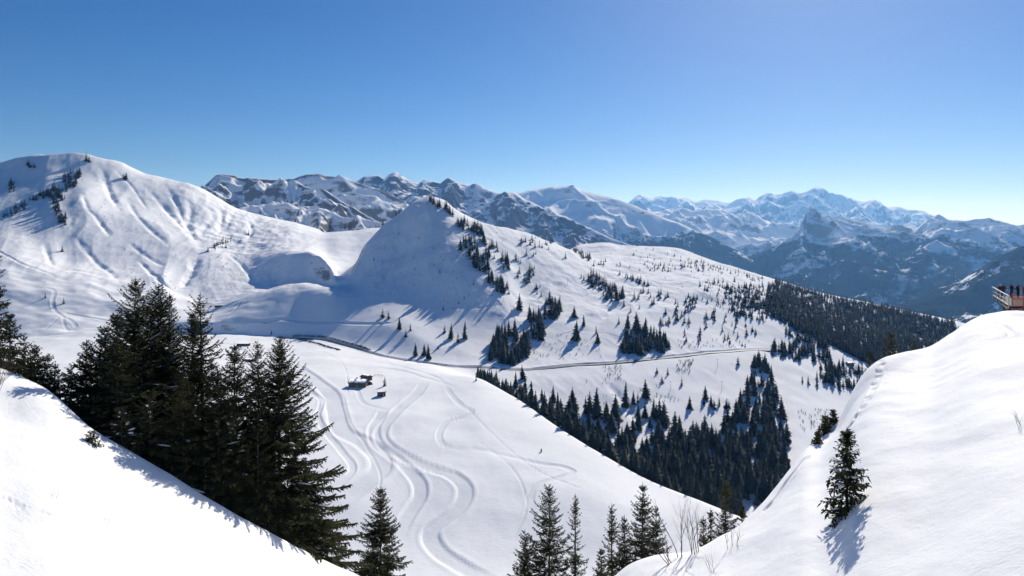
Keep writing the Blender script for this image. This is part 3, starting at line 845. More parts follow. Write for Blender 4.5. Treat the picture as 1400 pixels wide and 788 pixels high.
near_spruce(420, 640, 63.5, 2.75, 27, 'young spruce at the foot of the broad full spruce', 1.20, 0.15, low=0.01)
near_spruce(117, 467, 58, 3.95, 8, 'shorter feathery spruce at the uphill end of the stand', 1.35, 0.14, 0.1)
near_spruce(143, 446, 59, 4.97, 9, 'spruce shoulder to shoulder with the tallest one on its uphill side', 1.49, 0.6)
near_spruce(98, 500, 57, 2.63, 10, 'low spruce at the outermost uphill edge of the stand', 1.35, 0.14)
near_spruce(250, 520, 56.5, 4.25, 28, 'black low-branched spruce at the shaded foot of the stand', 1.20, 0.05, low=0.02)
near_spruce(205, 540, 55, 4.00, 29, 'bushy spruce below the tallest of the stand, close to the bank edge', 1.20, 0.05, low=0.02)
near_spruce(167, 558, 53.5, 1.69, 11, 'small snow-dusted spruce on the bank edge in front of the stand', 1.50, 0.55, low=0.03)
near_spruce(322, 556, 58, 2.50, 12, 'tawny young spruce with snowy skirts before the gap in the stand', 1.30, 0.35, mat=M_NEEDLE_TAN, low=0.03)
near_spruce(250, 638, 55, 2.00, 13, 'leaning little spruce with snow at its feet by the bank edge', 1.40, 0.4, low=0.03, lean=0.12)
near_spruce(289, 632, 56.3, 2.25, 14, 'tawny little spruce beside the leaning one', 1.40, 0.35, mat=M_NEEDLE_TAN, low=0.03)
near_spruce(160, 430, 57, 4.20, 61, 'dense spruce in the shaded front of the stand, under the tallest', 1.3, 0.05, low=0.03)
near_spruce(300, 500, 57.5, 3.60, 62, 'low dark spruce closing the stand between the see-through and the broad one', 1.25, 0.05, low=0.03)
near_spruce(352, 560, 58.5, 3.00, 63, 'bushy spruce leaning on the uphill side of the broad full spruce', 1.25, 0.05, low=0.03)
near_spruce(-14, 318, 57, 2.70, 15, 'tall dark spruce cut off by the picture edge', 1.10, 0.12)
near_spruce(14, 430, 54, 1.70, 16, 'spruce crowding the foot of the cut-off tall one', 1.10, 0.1)
near_spruce(33, 463, 56, 2.29, 17, 'tallest of the small dark spruces past the uphill bank edge', 1.20, 0.1)
near_spruce(48, 473, 58, 2.03, 18, 'second small dark spruce past the uphill bank edge', 1.20, 0.1)
near_spruce(64, 486, 57, 2.03, 19, 'rounded small spruce near the end of the uphill row', 1.30, 0.1)
near_spruce(76, 500, 58, 1.49, 20, 'lowest spruce ending the uphill row', 1.30, 0.1)
near_spruce(520, 667, 72, 4.14, 31, 'lone full spruce standing over the winding pistes', 1.44, 0.12, low=0.02)
near_spruce(751, 663, 75, 5.88, 32, 'spruce with upper spire and snow-laden lower boughs in the hollow', 1.09, 0.75, 0.1)
near_spruce(718, 725, 74, 3.84, 33, 'snow-covered lower spruce leaning on the snow-laden spire', 1.15, 0.9, 0.1)
near_spruce(786, 676, 76, 3.00, 34, 'thin half-bare spruce with a spindly crown', 0.86, 0.35, 0.5)
near_spruce(837, 687, 74, 3.12, 35, 'thin pointed spruce with drooping tufts in the hollow', 0.92, 0.3, 0.35)
near_spruce(877, 661, 71, 4.32, 36, 'dark pointed spruce above the snow hump', 1.26, 0.18)
near_spruce(898, 692, 72, 4.08, 37, 'dark blunt spruce leaning against the pointed one above the hump', 1.32, 0.12)
near_spruce(852, 705, 73, 3.12, 38, 'ragged dark spruce between the pointed one and the thin one', 1.21, 0.2)
near_spruce(822, 752, 66, 2.40, 39, 'bushy low spruce at the foot of the hollow group', 1.49, 0.2)
near_spruce(990, 655, 72, 3.48, 40, 'dark spruce peeping over the mound edge by the ravine', 1.21, 0.2, 0.1)
near_spruce(960, 708, 68, 1.56, 41, 'little spruce with snow on its twigs below the mound edge', 1.15, 0.5, 0.2)
near_spruce(973, 694, 70, 1.92, 42, 'slender young spruce tucked under the mound edge', 1.15, 0.4, 0.2)
near_spruce(1014, 690, 74, 2.16, 43, 'low spruce half hidden behind the mound edge', 1.26, 0.2)
near_spruce(1217, 452, 90, 5.52, 44, 'broad dark tree looking over the shoulder of the mound', 1.26, 0.1)
near_spruce(1188, 478, 88, 2.88, 45, 'smaller dark tree at the side of the broad one behind the mound', 1.26, 0.1)
near_spruce(1247, 462, 96, 3.12, 46, 'narrow dark tree behind the mound beyond the broad one', 1.26, 0.1)
x, y, z = BNK.pick(1158, 697)
near_spruce(1158, 590, y, 1.25, 47, 'small lone spruce on the open mound', 2.2, 0.55, 0.25, low=0.02)
for i, (u, vt, vb) in enumerate([(1128, 570, 589), (1139, 562, 577), (1118, 592, 606)]):
    near_spruce(u, vt, BNK.pick(u, vb)[1], 0.42 - 0.06 * i, 50 + i, ['dwarf conifer on the brink of the mound', 'ragged dwarf conifer hanging over the brink of the mound', 'lowest dwarf conifer under the brink of the mound'][i], 2.6, 0.2, low=0.02)
near_spruce(124, 592, BNK.pick(124, 604)[1], 0.5, 55, 'snow-buried dwarf conifer on the bank edge in the blue shade', 2.4, 0.8, low=0.02)


# ================================================================== bare shrubs
def bare_shrub(name, loc, stems, length, rad, seed, label, spread=0.6, tiltx=0.0, depth=3, group=None, tiltsd=0.25):
    rg = random.Random(seed); mb = MB()

    def grow(p, d, L, r, lev):
        pts = [p]; n = 5
        for k in range(n):
            d = (d + Vector((rg.gauss(0, .10), rg.gauss(0, .10), rg.gauss(0.03, .06)))).normalized()
            pts.append(pts[-1] + d * (L / n))
        mb.tube(pts, [r * (1 - 0.13 * k) for k in range(n + 1)], 4)
        if lev <= 0: return
        for k in range(2, n + 1):
            for _ in range(rg.choice((1, 1, 2))):
                a = rg.uniform(0, 6.28)
                sd = Vector((math.cos(a), math.sin(a), rg.uniform(-0.2, 0.8)))
                grow(pts[k], (d + sd * spread).normalized(), L * rg.uniform(.35, .6), r * (1 - .13 * k) * 0.6, lev - 1)
    for s in range(stems):
        a = rg.uniform(0, 6.28)
        grow(Vector((rg.gauss(0, .12), rg.gauss(0, .12), -0.15)), Vector((math.cos(a) * tiltsd + tiltx, math.sin(a) * tiltsd, 1)).normalized(), length * rg.uniform(.7, 1.1), rad, depth)
    o = mb.build(name, M_TWIG)
    o.location = loc
    return tag(o, label, 'shrub', group)


def on_bank(u, v):
    return BNK.pick(u, v)


bare_shrub('bare_shrub', on_bank(-14, 556), 7, 2.6, 0.025, 3, 'bare many-twigged bush at the picture edge on the bank', 0.7, 0.45, 3)
bare_shrub('bare_sapling', on_bank(949, 757), 5, 2.8, 0.03, 5, 'bare saplings with thin upright stems on the hump', 0.45, -0.08, 2, tiltsd=0.14)
bare_shrub('bare_sapling', on_bank(930, 762), 3, 3.1, 0.03, 6, 'leaning bare sapling with tall stems at the edge of the hump', 0.4, -0.22, 2, tiltsd=0.12)
bare_shrub('bare_shrub', on_bank(918, 771), 4, 2.0, 0.03, 7, 'low bare bush sprawling over the snow hump', 0.6, -0.5, 2)
bare_shrub('bare_shrub', on_bank(1000, 748), 3, 1.2, 0.02, 8, 'small bare bush on the mound below the ravine spruce', 0.6, -0.1, 2)
bare_shrub('bare_shrub', on_bank(976, 782), 4, 1.1, 0.014, 9, 'forked twigs sticking out of the mound near its foot', 0.5, 0, 1, tiltsd=0.6)
bare_shrub('bare_twig', on_bank(71, 679), 3, 0.5, 0.012, 10, 'dark forked twig lying out of the bank snow', 0.6, 0.6, 1)
bare_shrub('bare_twig', on_bank(150, 716), 3, 0.55, 0.010, 11, 'pair of upright grass-thin twigs in the bank snow', 0.4, 0.2, 1)
bare_shrub('bare_twig', on_bank(168, 727), 2, 0.42, 0.009, 12, 'slanting thin twig lowest on the bank', 0.4, 0.7, 1)
bare_shrub('bare_shrub', on_bank(1396, 581), 3, 0.7, 0.014, 13, 'small twig sprig at the picture edge on the mound', 0.6, -0.3, 1)
for i, (u, v) in enumerate([(455, 763), (472, 770), (552, 800)]):
    bare_shrub('bare_twig', on_bank(u, min(v, 800)), 3, 0.7, 0.012, 20 + i, ['dry sprigs on the brink below the broad full spruce', 'second dry sprig further down the brink', 'dry sprigs under the lone full spruce'][i], 0.5, 0.3, 1)


# ================================================================== mid-distance trees
def mid_tree(seed, nw, nbl, rad=0.20, trunk=True):
    """a unit-high conifer as drooping boughs"""
    rg = np.random.default_rng(seed); V = []; F = []; n = 0
    for k in range(nw):
        q = 0.04 + 0.93 * k / (nw - 1)
        r = rad * (1 - q) ** (0.7 + 0.07 * (seed % 5)) * rg.uniform(0.7, 1.15) + 0.008
        a0 = rg.uniform(0, 6.28)
        for b in range(nbl if q < .8 else max(3, nbl - 2)):
            a = a0 + b * 2 * math.pi / nbl + rg.normal(0, .2)
            rr = r * rg.uniform(0.5, 1.32)
            w = rr * 1.9 / nbl * 1.6
            c, s = math.cos(a), math.sin(a); z = q + rg.normal(0, .008)
            up = 0.05 * (1 - q) + 0.02; dn = 0.05 * (1 - q) + 0.01 * rg.random()
            V += [(0, 0, z + up), (c * rr * .6 - s * w, s * rr * .6 + c * w, z - dn * .3), (c * rr, s * rr, z - dn), (c * rr * .6 + s * w, s * rr * .6 - c * w, z - dn * .3)]
            F.append((n, n + 1, n + 2)); F.append((n, n + 2, n + 3)); n += 4
    V += [(-.008, 0, .9), (.008, 0, .9), (0, 0, 1.02)]; F.append((n, n + 1, n + 2)); n += 3
    mi = [0] * len(F)
    if trunk:
        for k in range(5):
            a = k * 1.2566; V.append((.016 * math.cos(a), .016 * math.sin(a), -0.06))
        V.append((0, 0, .5))
        for k in range(5):
            F.append((n + k, n + (k + 1) % 5, n + 5)); mi.append(1)
    return np.array(V), np.array(F), mi


MID = [mid_tree(100 + i, 24, 7, 0.16 + 0.02 * i) for i in range(5)]
LOW = [mid_tree(200 + i, 10, 5, 0.17 + 0.018 * i, False)[:2] for i in range(5)]
MIDME = []
for i, (v, f, mi) in enumerate(MID):
    o = mesh_np('spruce_tree', v, f, [M_FAR_NEEDLE, M_BARK], False, None, mi, link=False)
    MIDME.append(o.data); bpy.data.objects.remove(o)

TREES = []            # (x, y, z, height, cluster)
CL = {}


def inside(p, poly):
    x, y = p; c = False; n = len(poly)
    for i in range(n):
        x1, y1 = poly[i]; x2, y2 = poly[(i + 1) % n]
        if (y1 > y) != (y2 > y) and x < (x2 - x1) * (y - y1) / (y2 - y1) + x1:
            c = not c
    return c


def clump(key, poly, n, h0, h1, label=None, group=None):
    CL.setdefault(key, (label, group))
    us = [p[0] for p in poly]; vs = [p[1] for p in poly]
    if key in ('mtn', 'rib', 'ridge', 'terrace', 'terrace2', 'streak', 'brow', 'mid', 'mid2', 'roadA', 'roadB', 'roadC', 'roadD'): n = int(n * 1.6)
    rg = random.Random(key + str(len(TREES))); k = 0; tries = 0
    while k < n and tries < n * 60:
        tries += 1
        u = rg.uniform(min(us), max(us)); v = rg.uniform(min(vs), max(vs))
        if not inside((u, v), poly): continue
        x, y, z = VAL.pick(u, v)
        h = rg.uniform(h0, h1) * rg.choice((0.45, 0.7, 0.9, 1, 1, 1.15))
        TREES.append((x, y, z, h, key)); k += 1


def rect(a, b, c, d):
    return [(a, b), (c, b), (c, d), (a, d)]


def lone(u, vt, vb, label):
    key = 'lone%03d' % len(CL)
    CL[key] = (label, None)
    x, y, z = VAL.pick(u, vb)
    TREES.append((x, y, z, max(3.0, (vb - vt) * y / FPX), key))


S = 'dark spruce in the '
# near mountain
A_ = ('mtn', )
for poly, n in [([(84, 262), (86, 242), (100, 235), (111, 236), (104, 252), (98, 262)], 26), ([(37, 275), (60, 264), (75, 256), (86, 268), (91, 273), (85, 275), (60, 273)], 30),
                (rect(73, 275, 83, 295), 12), (rect(80, 294, 90, 309), 10), ([(0, 299), (35, 276), (36, 287), (10, 299)], 10), (rect(12, 250, 20, 265), 7), (rect(37, 226, 48, 231), 5), (rect(116, 219, 122, 222), 3), (rect(168, 243, 174, 247), 3)]:
    clump('mtn', poly, int(n * 1.4), 9, 17, S + 'belt of trees high on the near mountain', 'trees high on the near mountain')
clump('rib', [(282, 346), (298, 330), (303, 326), (318, 326), (316, 338), (300, 341)], 15, 8, 12, S + 'short row on the rib at the mountain foot', 'trees on the rib at the mountain foot')
# the ridge of the hill
RID = ('ridge', S + 'ragged belt running down the edge of the shaded hill', 'trees down the edge of the shaded hill')
for poly, n in [([(586, 274), (592, 272), (603, 283), (598, 286)], 10), ([(605, 285), (609, 284), (620, 294), (616, 296)], 9), (rect(625, 300, 641, 317), 13), ([(643, 315), (648, 308), (660, 316), (668, 334), (660, 335)], 22), (rect(629, 328, 653, 352), 22),
                ([(641, 355), (650, 348), (668, 365), (668, 376), (655, 374)], 22), ([(663, 385), (668, 377), (698, 396), (698, 404), (680, 400)], 24), (rect(664, 337, 680, 355), 11), (rect(685, 352, 699, 369), 9)]:
    clump('ridge', poly, n, 10, 17, RID[1], RID[2])
clump('flank', [(503, 309), (524, 299), (526, 303), (508, 310)], 8, 7, 11, S + 'cluster on the far flank of the shaded hill', 'trees on the far flank of the hill')
clump('flank', rect(537, 289, 547, 294), 4, 7, 10)
clump('shade', [(500, 340), (560, 300), (640, 340), (690, 420), (640, 430), (540, 405)], 26, 2.5, 6, 'small dark bush-sized conifer on the shaded hill face', 'small conifers on the shaded hill face')
# sunny side
for poly, n in [(rect(711, 325, 742, 339), 16), (rect(744, 331, 757, 341), 6), (rect(705, 342, 733, 362), 8), (rect(705, 370, 717, 383), 6), (rect(716, 377, 726, 391), 7), (rect(722, 366, 733, 383), 6), (rect(729, 390, 740, 408), 6)]:
    clump('sunny', poly, n, 7, 14, S + 'loose groups on the sunny slope right behind the shaded hill edge', 'trees in loose groups on the sunny slope')
clump('brow', [(780, 340), (786, 339), (807, 352), (806, 358), (795, 352)], 20, 8, 13, S + 'tight line on the brow between the hill and the further hump', 'trees on the brow behind the hill')
clump('brow', rect(810, 358, 828, 366), 6, 6, 10)
for poly, n in [([(803, 385), (808, 374), (818, 378), (831, 394), (826, 398), (810, 394)], 24), (rect(793, 380, 800, 388), 3)]:
    clump('terrace', poly, n, 11, 17, S + 'upper of two dense clumps on the sunny slope, lower clump further right', 'trees of the upper clump on the sunny slope')
clump('terrace2', [(824, 408), (826, 396), (838, 390), (854, 402), (850, 412), (836, 413)], 24, 11, 17, S + 'lower dense clump just downhill of the upper one', 'trees of the lower clump on the sunny slope')
clump('streak', [(845, 375), (852, 373), (888, 389), (886, 394)], 22, 7, 11, S + 'slanting streak across the sunny slope', 'trees in the slanting streak')
clump('scatter', [(842, 398), (880, 400), (960, 405), (1040, 440), (1032, 474), (930, 474), (920, 430), (870, 432), (850, 425)], 85, 7, 15, 'small spruce scattered on the open snow above the road', 'small spruces scattered above the road')
clump('hump', [(830, 345), (870, 340), (925, 342), (925, 370), (880, 372), (840, 366)], 34, 5, 9, 'small spruce dotted over the further hump', 'small trees on the further hump')
clump('hump', rect(885, 363, 924, 372), 26, 6, 10)
# clumps above the road
clump('roadA', [(742, 437), (746, 416), (757, 407), (767, 416), (768, 428), (757, 438)], 20, 13, 19, S + 'upper of the stepped clumps left of the lone spires', 'trees of the upper stepped clump')
clump('roadB', [(718, 468), (722, 436), (735, 430), (745, 450), (743, 468)], 26, 13, 19, S + 'middle stepped clump above the road', 'trees of the middle stepped clump')
clump('roadC', [(667, 497), (672, 470), (690, 456), (706, 455), (722, 470), (722, 495), (700, 500)], 58, 13, 20, S + 'lowest and widest stepped clump close over the road', 'trees of the lowest stepped clump')
clump('roadD', [(848, 482), (858, 462), (872, 456), (890, 452), (905, 464), (915, 472), (914, 483), (890, 482), (866, 488)], 62, 12, 19, S + 'big dark clump standing right above the road', 'trees of the big clump above the road')
clump('roadD', rect(900, 440, 918, 448), 8, 8, 12)
# lone ones
for a in [(523, 420, 434, 'left tree of the pair on the lit shoulder above the car park'), (531, 422, 436, 'right tree of the pair on the lit shoulder above the car park'),
          (546, 433, 450, 'stout spruce below the pair above the car park'), (555, 448, 461, 'short spruce lowest below the pair above the car park'), (561, 440, 452, 'thin bare-looking tree beside the stout spruce'),
          (568, 468, 487, 'widest of three spruces close above the road'), (580, 470, 486, 'middle of three spruces close above the road'), (586, 470, 491, 'slender spruce on the right of three above the road'),
          (608, 443, 455, 'leftmost of the four tall spruces by the hill foot'), (616, 441, 463, 'tall second spruce of the four by the hill foot'), (626, 453, 468, 'low third spruce of the four by the hill foot'), (635, 438, 463, 'tall last spruce of the four by the hill foot'),
          (599, 471, 477, 'tiny conifer between the three and the four'), (371, 450, 457, 'tiny conifer at the car park entry'), (526, 513, 528, 'dark spruce beside the chalet fence'), (606, 417, 424, 'single dark bush in the hill shade at the track'),
          (651, 512, 521, 'small tree at the tip of the ravine forest'), (710, 400, 424, 'slim spire high beside the stepped clumps'), (785, 418, 434, 'round-topped lone spruce over the lone spires'), (787, 436, 465, 'tallest lone spire above the road'),
          (798, 430, 446, 'loose-crowned spruce behind the tallest lone spire'), (815, 443, 456, 'upper of two slim trees uphill of the road bend'), (817, 453, 469, 'lower of two slim trees uphill of the road bend'), (846, 431, 442, 'pointed little spruce before the big clump'),
          (858, 426, 448, 'shade-casting spruce at the crest of the big clump'), (871, 425, 452, 'highest spruce rising behind the big clump'), (715, 498, 519, 'dark spruce just under the road'), (726, 520, 527, 'tiny conifer under the road below the dark spruce'),
          (898, 500, 510, 'short spruce under the road, left of a near pair'), (913, 500, 512, 'short spruce under the road, right of a near pair'), (905, 511, 523, 'spruce between and below the near pair'), (932, 515, 527, 'spruce at the top of the bare shrub patch under the road'),
          (855, 520, 557, 'tallest slanting-topped spruce on the gully side under the road'), (883, 517, 544, 'tall slim spruce across the gully under the road'), (866, 533, 553, 'small spruce between the two gully spruces'), (872, 535, 550, 'thin spruce next to the small gully one'),
          (882, 549, 571, 'spruce low in the gully above the dark forest'), (838, 562, 576, 'small upper spruce above the ravine forest'), (846, 568, 584, 'middle small spruce above the ravine forest'), (857, 576, 592, 'lower small spruce above the ravine forest'),
          (943, 541, 559, 'wide spruce just above the dark forest roof'), (1009, 486, 499, 'lone spruce below the road near the forest strip'), (62, 398, 407, 'upper lone conifer beside the curling track'), (87, 406, 415, 'lower lone conifer beside the curling track'),
          (85, 334, 344, 'lone shade-throwing conifer under the mountain belt'), (340, 313, 321, 'single conifer at the edge of the saddle hollow'), (740, 611, 618, 'tiny lone conifer on the wide snowfield'), (1097, 512, 522, 'first of three small spruces on the far snow slope'),
          (1105, 513, 525, 'middle of three small spruces on the far snow slope'), (1117, 515, 529, 'last and tallest of three small spruces on the far snow slope'), (773, 343, 353, 'lone conifer before the brow line'), (1152, 565, 575, 'dark bush over the mound brink')]:
    lone(*a)
clump('gully', rect(893, 562, 908, 582), 8, 14, 18, S + 'little group at the foot of the gully slope', 'trees at the foot of the gully slope')
# far wooded parts
clump('edge', [(930, 352), (975, 362), (1005, 370), (1050, 382), (1050, 390), (990, 378), (930, 366)], 85, 7, 11)
clump('edge', [(945, 384), (1005, 382), (1050, 396), (1050, 440), (1010, 430), (960, 405)], 100, 6, 12)
clump('edge', [(985, 392), (1048, 390), (1052, 442), (1005, 432)], 200, 7, 13)
clump('edge', rect(936, 408, 962, 430), 16, 8, 12)
clump('edge', rect(1027, 408, 1055, 424), 40, 9, 13)
BIG = [(1050, 390), (1075, 391), (1110, 403), (1160, 416), (1210, 426), (1260, 438), (1312, 449), (1295, 470), (1250, 482), (1205, 500), (1180, 495), (1140, 474), (1110, 463), (1080, 446), (1060, 436), (1046, 428)]
clump('big', BIG, 3600, 10, 17)
clump('big', [(1060, 384), (1120, 402), (1200, 418), (1260, 431), (1310, 442), (1300, 448), (1200, 425), (1060, 391)], 420, 10, 15)
clump('mid', [(1082, 495), (1084, 470), (1100, 462), (1130, 478), (1136, 497), (1110, 497)], 40, 11, 17, S + 'copse on the snow slope between the forests', 'trees of the copse between the forests')
clump('mid2', [(1115, 520), (1118, 503), (1150, 500), (1190, 505), (1185, 530), (1150, 535), (1135, 528)], 44, 10, 16, S + 'grove just over the brink of the mound', 'trees of the grove over the mound brink')
clump('row', [(1055, 448), (1080, 450), (1135, 470), (1133, 476), (1075, 458)], 30, 8, 13)
RV = (S + 'forest in the ravine below the snowfield', 'trees of the ravine forest')
# the ravine itself: by bearing and distance, both banks of the stream
rgv = random.Random(5); CL['ravine'] = RV
for k in range(470):
    u = rgv.uniform(653, 1010); c = int((u - UM[0]) / 1.25)
    t = rgv.uniform(3.25, 4.5) if u > 700 else rgv.uniform(3.5, 4.3)
    d_ = np.interp(t, VAL.T, VAL.D[:, c]); x = d_ * (u - U0) / FPX
    TREES.append((x, d_, VAL.height(x, d_), rgv.uniform(15, 23) * (0.6 + 0.4 * smooth(650, 760, u)) * rgv.choice((.7, .9, 1, 1.1)), 'ravine'))
clump('ravine', [(895, 655), (897, 625), (912, 606), (960, 604), (1005, 606), (1040, 610), (1075, 650), (1080, 695), (1000, 692)], 190, 16, 23, *RV)
clump('strip', [(1010, 610), (1003, 590), (1006, 570), (1018, 535), (1020, 505), (1040, 490), (1053, 510), (1060, 545), (1073, 570), (1079, 650), (1050, 640)], 100, 15, 21, S + 'forest strip climbing from the ravine to the road', 'trees of the forest strip below the road end')
clump('strip', rect(1055, 474, 1090, 492), 26, 10, 16)
clump('strip', [(960, 545), (980, 548), (1000, 560), (985, 562), (962, 558)], 8, 10, 14)

rank = sorted(range(len(TREES)), key=lambda i: -TREES[i][3] / TREES[i][1] * (1.6 if TREES[i][4].startswith('lone') else 1.0))
n_near = len([o for o in bpy.data.objects if o.name.startswith('spruce_tree')])
LABELLED = [i for i in rank if CL[TREES[i][4]][0]]
INDIV = set(LABELLED[:298 - n_near])
rgt = random.Random(3)
for i in sorted(INDIV):
    x, y, z, h, key = TREES[i]
    o = bpy.data.objects.new('spruce_tree', MIDME[rgt.randrange(5)]); COL.objects.link(o)
    o.location = (x, y, z - 0.3); s = h; w = h * rgt.uniform(0.95, 1.6)
    o.scale = (w, w, s); o.rotation_euler = (rgt.gauss(0, .035), rgt.gauss(0, .035), rgt.uniform(0, 6.28))
    tag(o, CL[key][0], 'tree', CL[key][1])
# the rest of the woods: one mass
FV, FF = [], []; n = 0
for i, (x, y, z, h, key) in enumerate(TREES):
    if i in INDIV: continue
    src = MID if h / y > 0.0165 else LOW
    v, f = src[rgt.randrange(5)][:2]
    a = rgt.uniform(0, 6.28); w = h * rgt.uniform(0.95, 1.6)
    vv = np.stack([(v[:, 0] * math.cos(a) - v[:, 1] * math.sin(a)) * w + x, (v[:, 0] * math.sin(a) + v[:, 1] * math.cos(a)) * w + y, v[:, 2] * h + z - 0.3], -1)
    FV.append(vv); FF.append(f + n); n += len(v)
tag(mesh_np('forest', np.concatenate(FV), np.concatenate(FF), M_FAR_NEEDLE), 'dark conifer woods covering the far slopes and the ravine', 'forest', None, 'stuff')
# bare scrub on the slopes round the road
SV_, SF_ = [], []; n = 0
rgs = np.random.default_rng(9)
for poly, cnt in [(rect(925, 492, 948, 510), 60), (rect(825, 498, 850, 520), 45), (rect(915, 465, 1030, 476), 50), ([(960, 390), (1040, 405), (1045, 435), (985, 425)], 120), ([(700, 470), (760, 455), (830, 470), (820, 492), (730, 492)], 60),
                  (rect(880, 540, 930, 552), 25), (rect(1090, 560, 1135, 590), 45), (rect(880, 345, 1000, 395), 60), ([(90, 230), (200, 250), (330, 300), (330, 400), (200, 395), (100, 350)], 90), (rect(270, 330, 330, 400), 40), (rect(490, 300, 690, 430), 60), (rect(800, 520, 900, 560), 25)]:
    us = [p[0] for p in poly]; vs_ = [p[1] for p in poly]; k = 0
    while k < cnt:
        u = rgs.uniform(min(us), max(us)); v = rgs.uniform(min(vs_), max(vs_))
        if not inside((u, v), poly): continue
        k += 1
        x, y, z = VAL.pick(u, v); h = rgs.uniform(1.5, 4.5)
        for j in range(9):
            a = rgs.uniform(0, 6.28); b = rgs.uniform(.15, .6); w = 0.09
            tip = np.array([x + math.cos(a) * h * b, y + math.sin(a) * h * b, z + h * rgs.uniform(.6, 1)])
            SV_ += [(x - w, y, z - .2), (x + w, y, z - .2), tuple(tip)]; SF_.append((n, n + 1, n + 2)); n += 3
tag(mesh_np('scrub', np.array(SV_), np.array(SF_), M_TWIG), 'bare brown scrub poking through the snow', 'scrub', None, 'stuff')
# ================================================================== road and things along it
M_ASPHALT = simple_mat('wet_asphalt', (0.05, 0.052, 0.056), 0.65, 0.25, 0.8)
M_WOOD = simple_mat('weathered_timber', (0.05, 0.034, 0.024), 0.85, 0.35, 1.5, bump=0.4)
M_WOODLT = simple_mat('grey_timber', (0.30, 0.26, 0.22), 0.85, 0.25, 2.0, bump=0.3)
M_STONE = simple_mat('rough_stone', (0.22, 0.20, 0.18), 0.9, 0.3, 1.2, bump=0.5)
M_ROOFSNOW = simple_mat('roof_snow', (0.86, 0.88, 0.91), 0.75, 0.03, 0.8, bump=0.3)
M_METAL = simple_mat('galvanised_metal', (0.42, 0.43, 0.44), 0.4, 0.15, 5.0, metal=0.7)
M_GLASS = simple_mat('dark_glass', (0.02, 0.025, 0.03), 0.08, 0.2, 1.0)
M_RUBBER = simple_mat('rubber', (0.02, 0.02, 0.02), 0.85, 0.2, 5.0)
M_REDNET = simple_mat('red_netting', (0.42, 0.085, 0.075), 0.8, 0.25, 6.0)

rp = resample(np.array(road_xy, float), 4.0)
vs, fs = [], []
tn = np.gradient(rp, axis=0); tn /= np.linalg.norm(tn, axis=1)[:, None]; nm = np.stack([-tn[:, 1], tn[:, 0]], -1)
for i, (p, n_) in enumerate(zip(rp, nm)):
    zz = [VAL.height(*(p + n_ * s)) for s in (-2.6, 0, 2.6)]
    zc = max(zz) + 0.12
    for s in (-3.4, -1.1, 1.1, 3.4):
        q = p + n_ * s; vs.append((q[0], q[1], zc + (0.05 if abs(s) < 2 else 0)))
    if i:
        b = (i - 1) * 4
        fs += [(b + k, b + k + 1, b + k + 5, b + k + 4) for k in range(3)]
tag(mesh_np('road', np.array(vs), np.array(fs), M_ASPHALT), 'cleared mountain road crossing the valley', kind='structure')


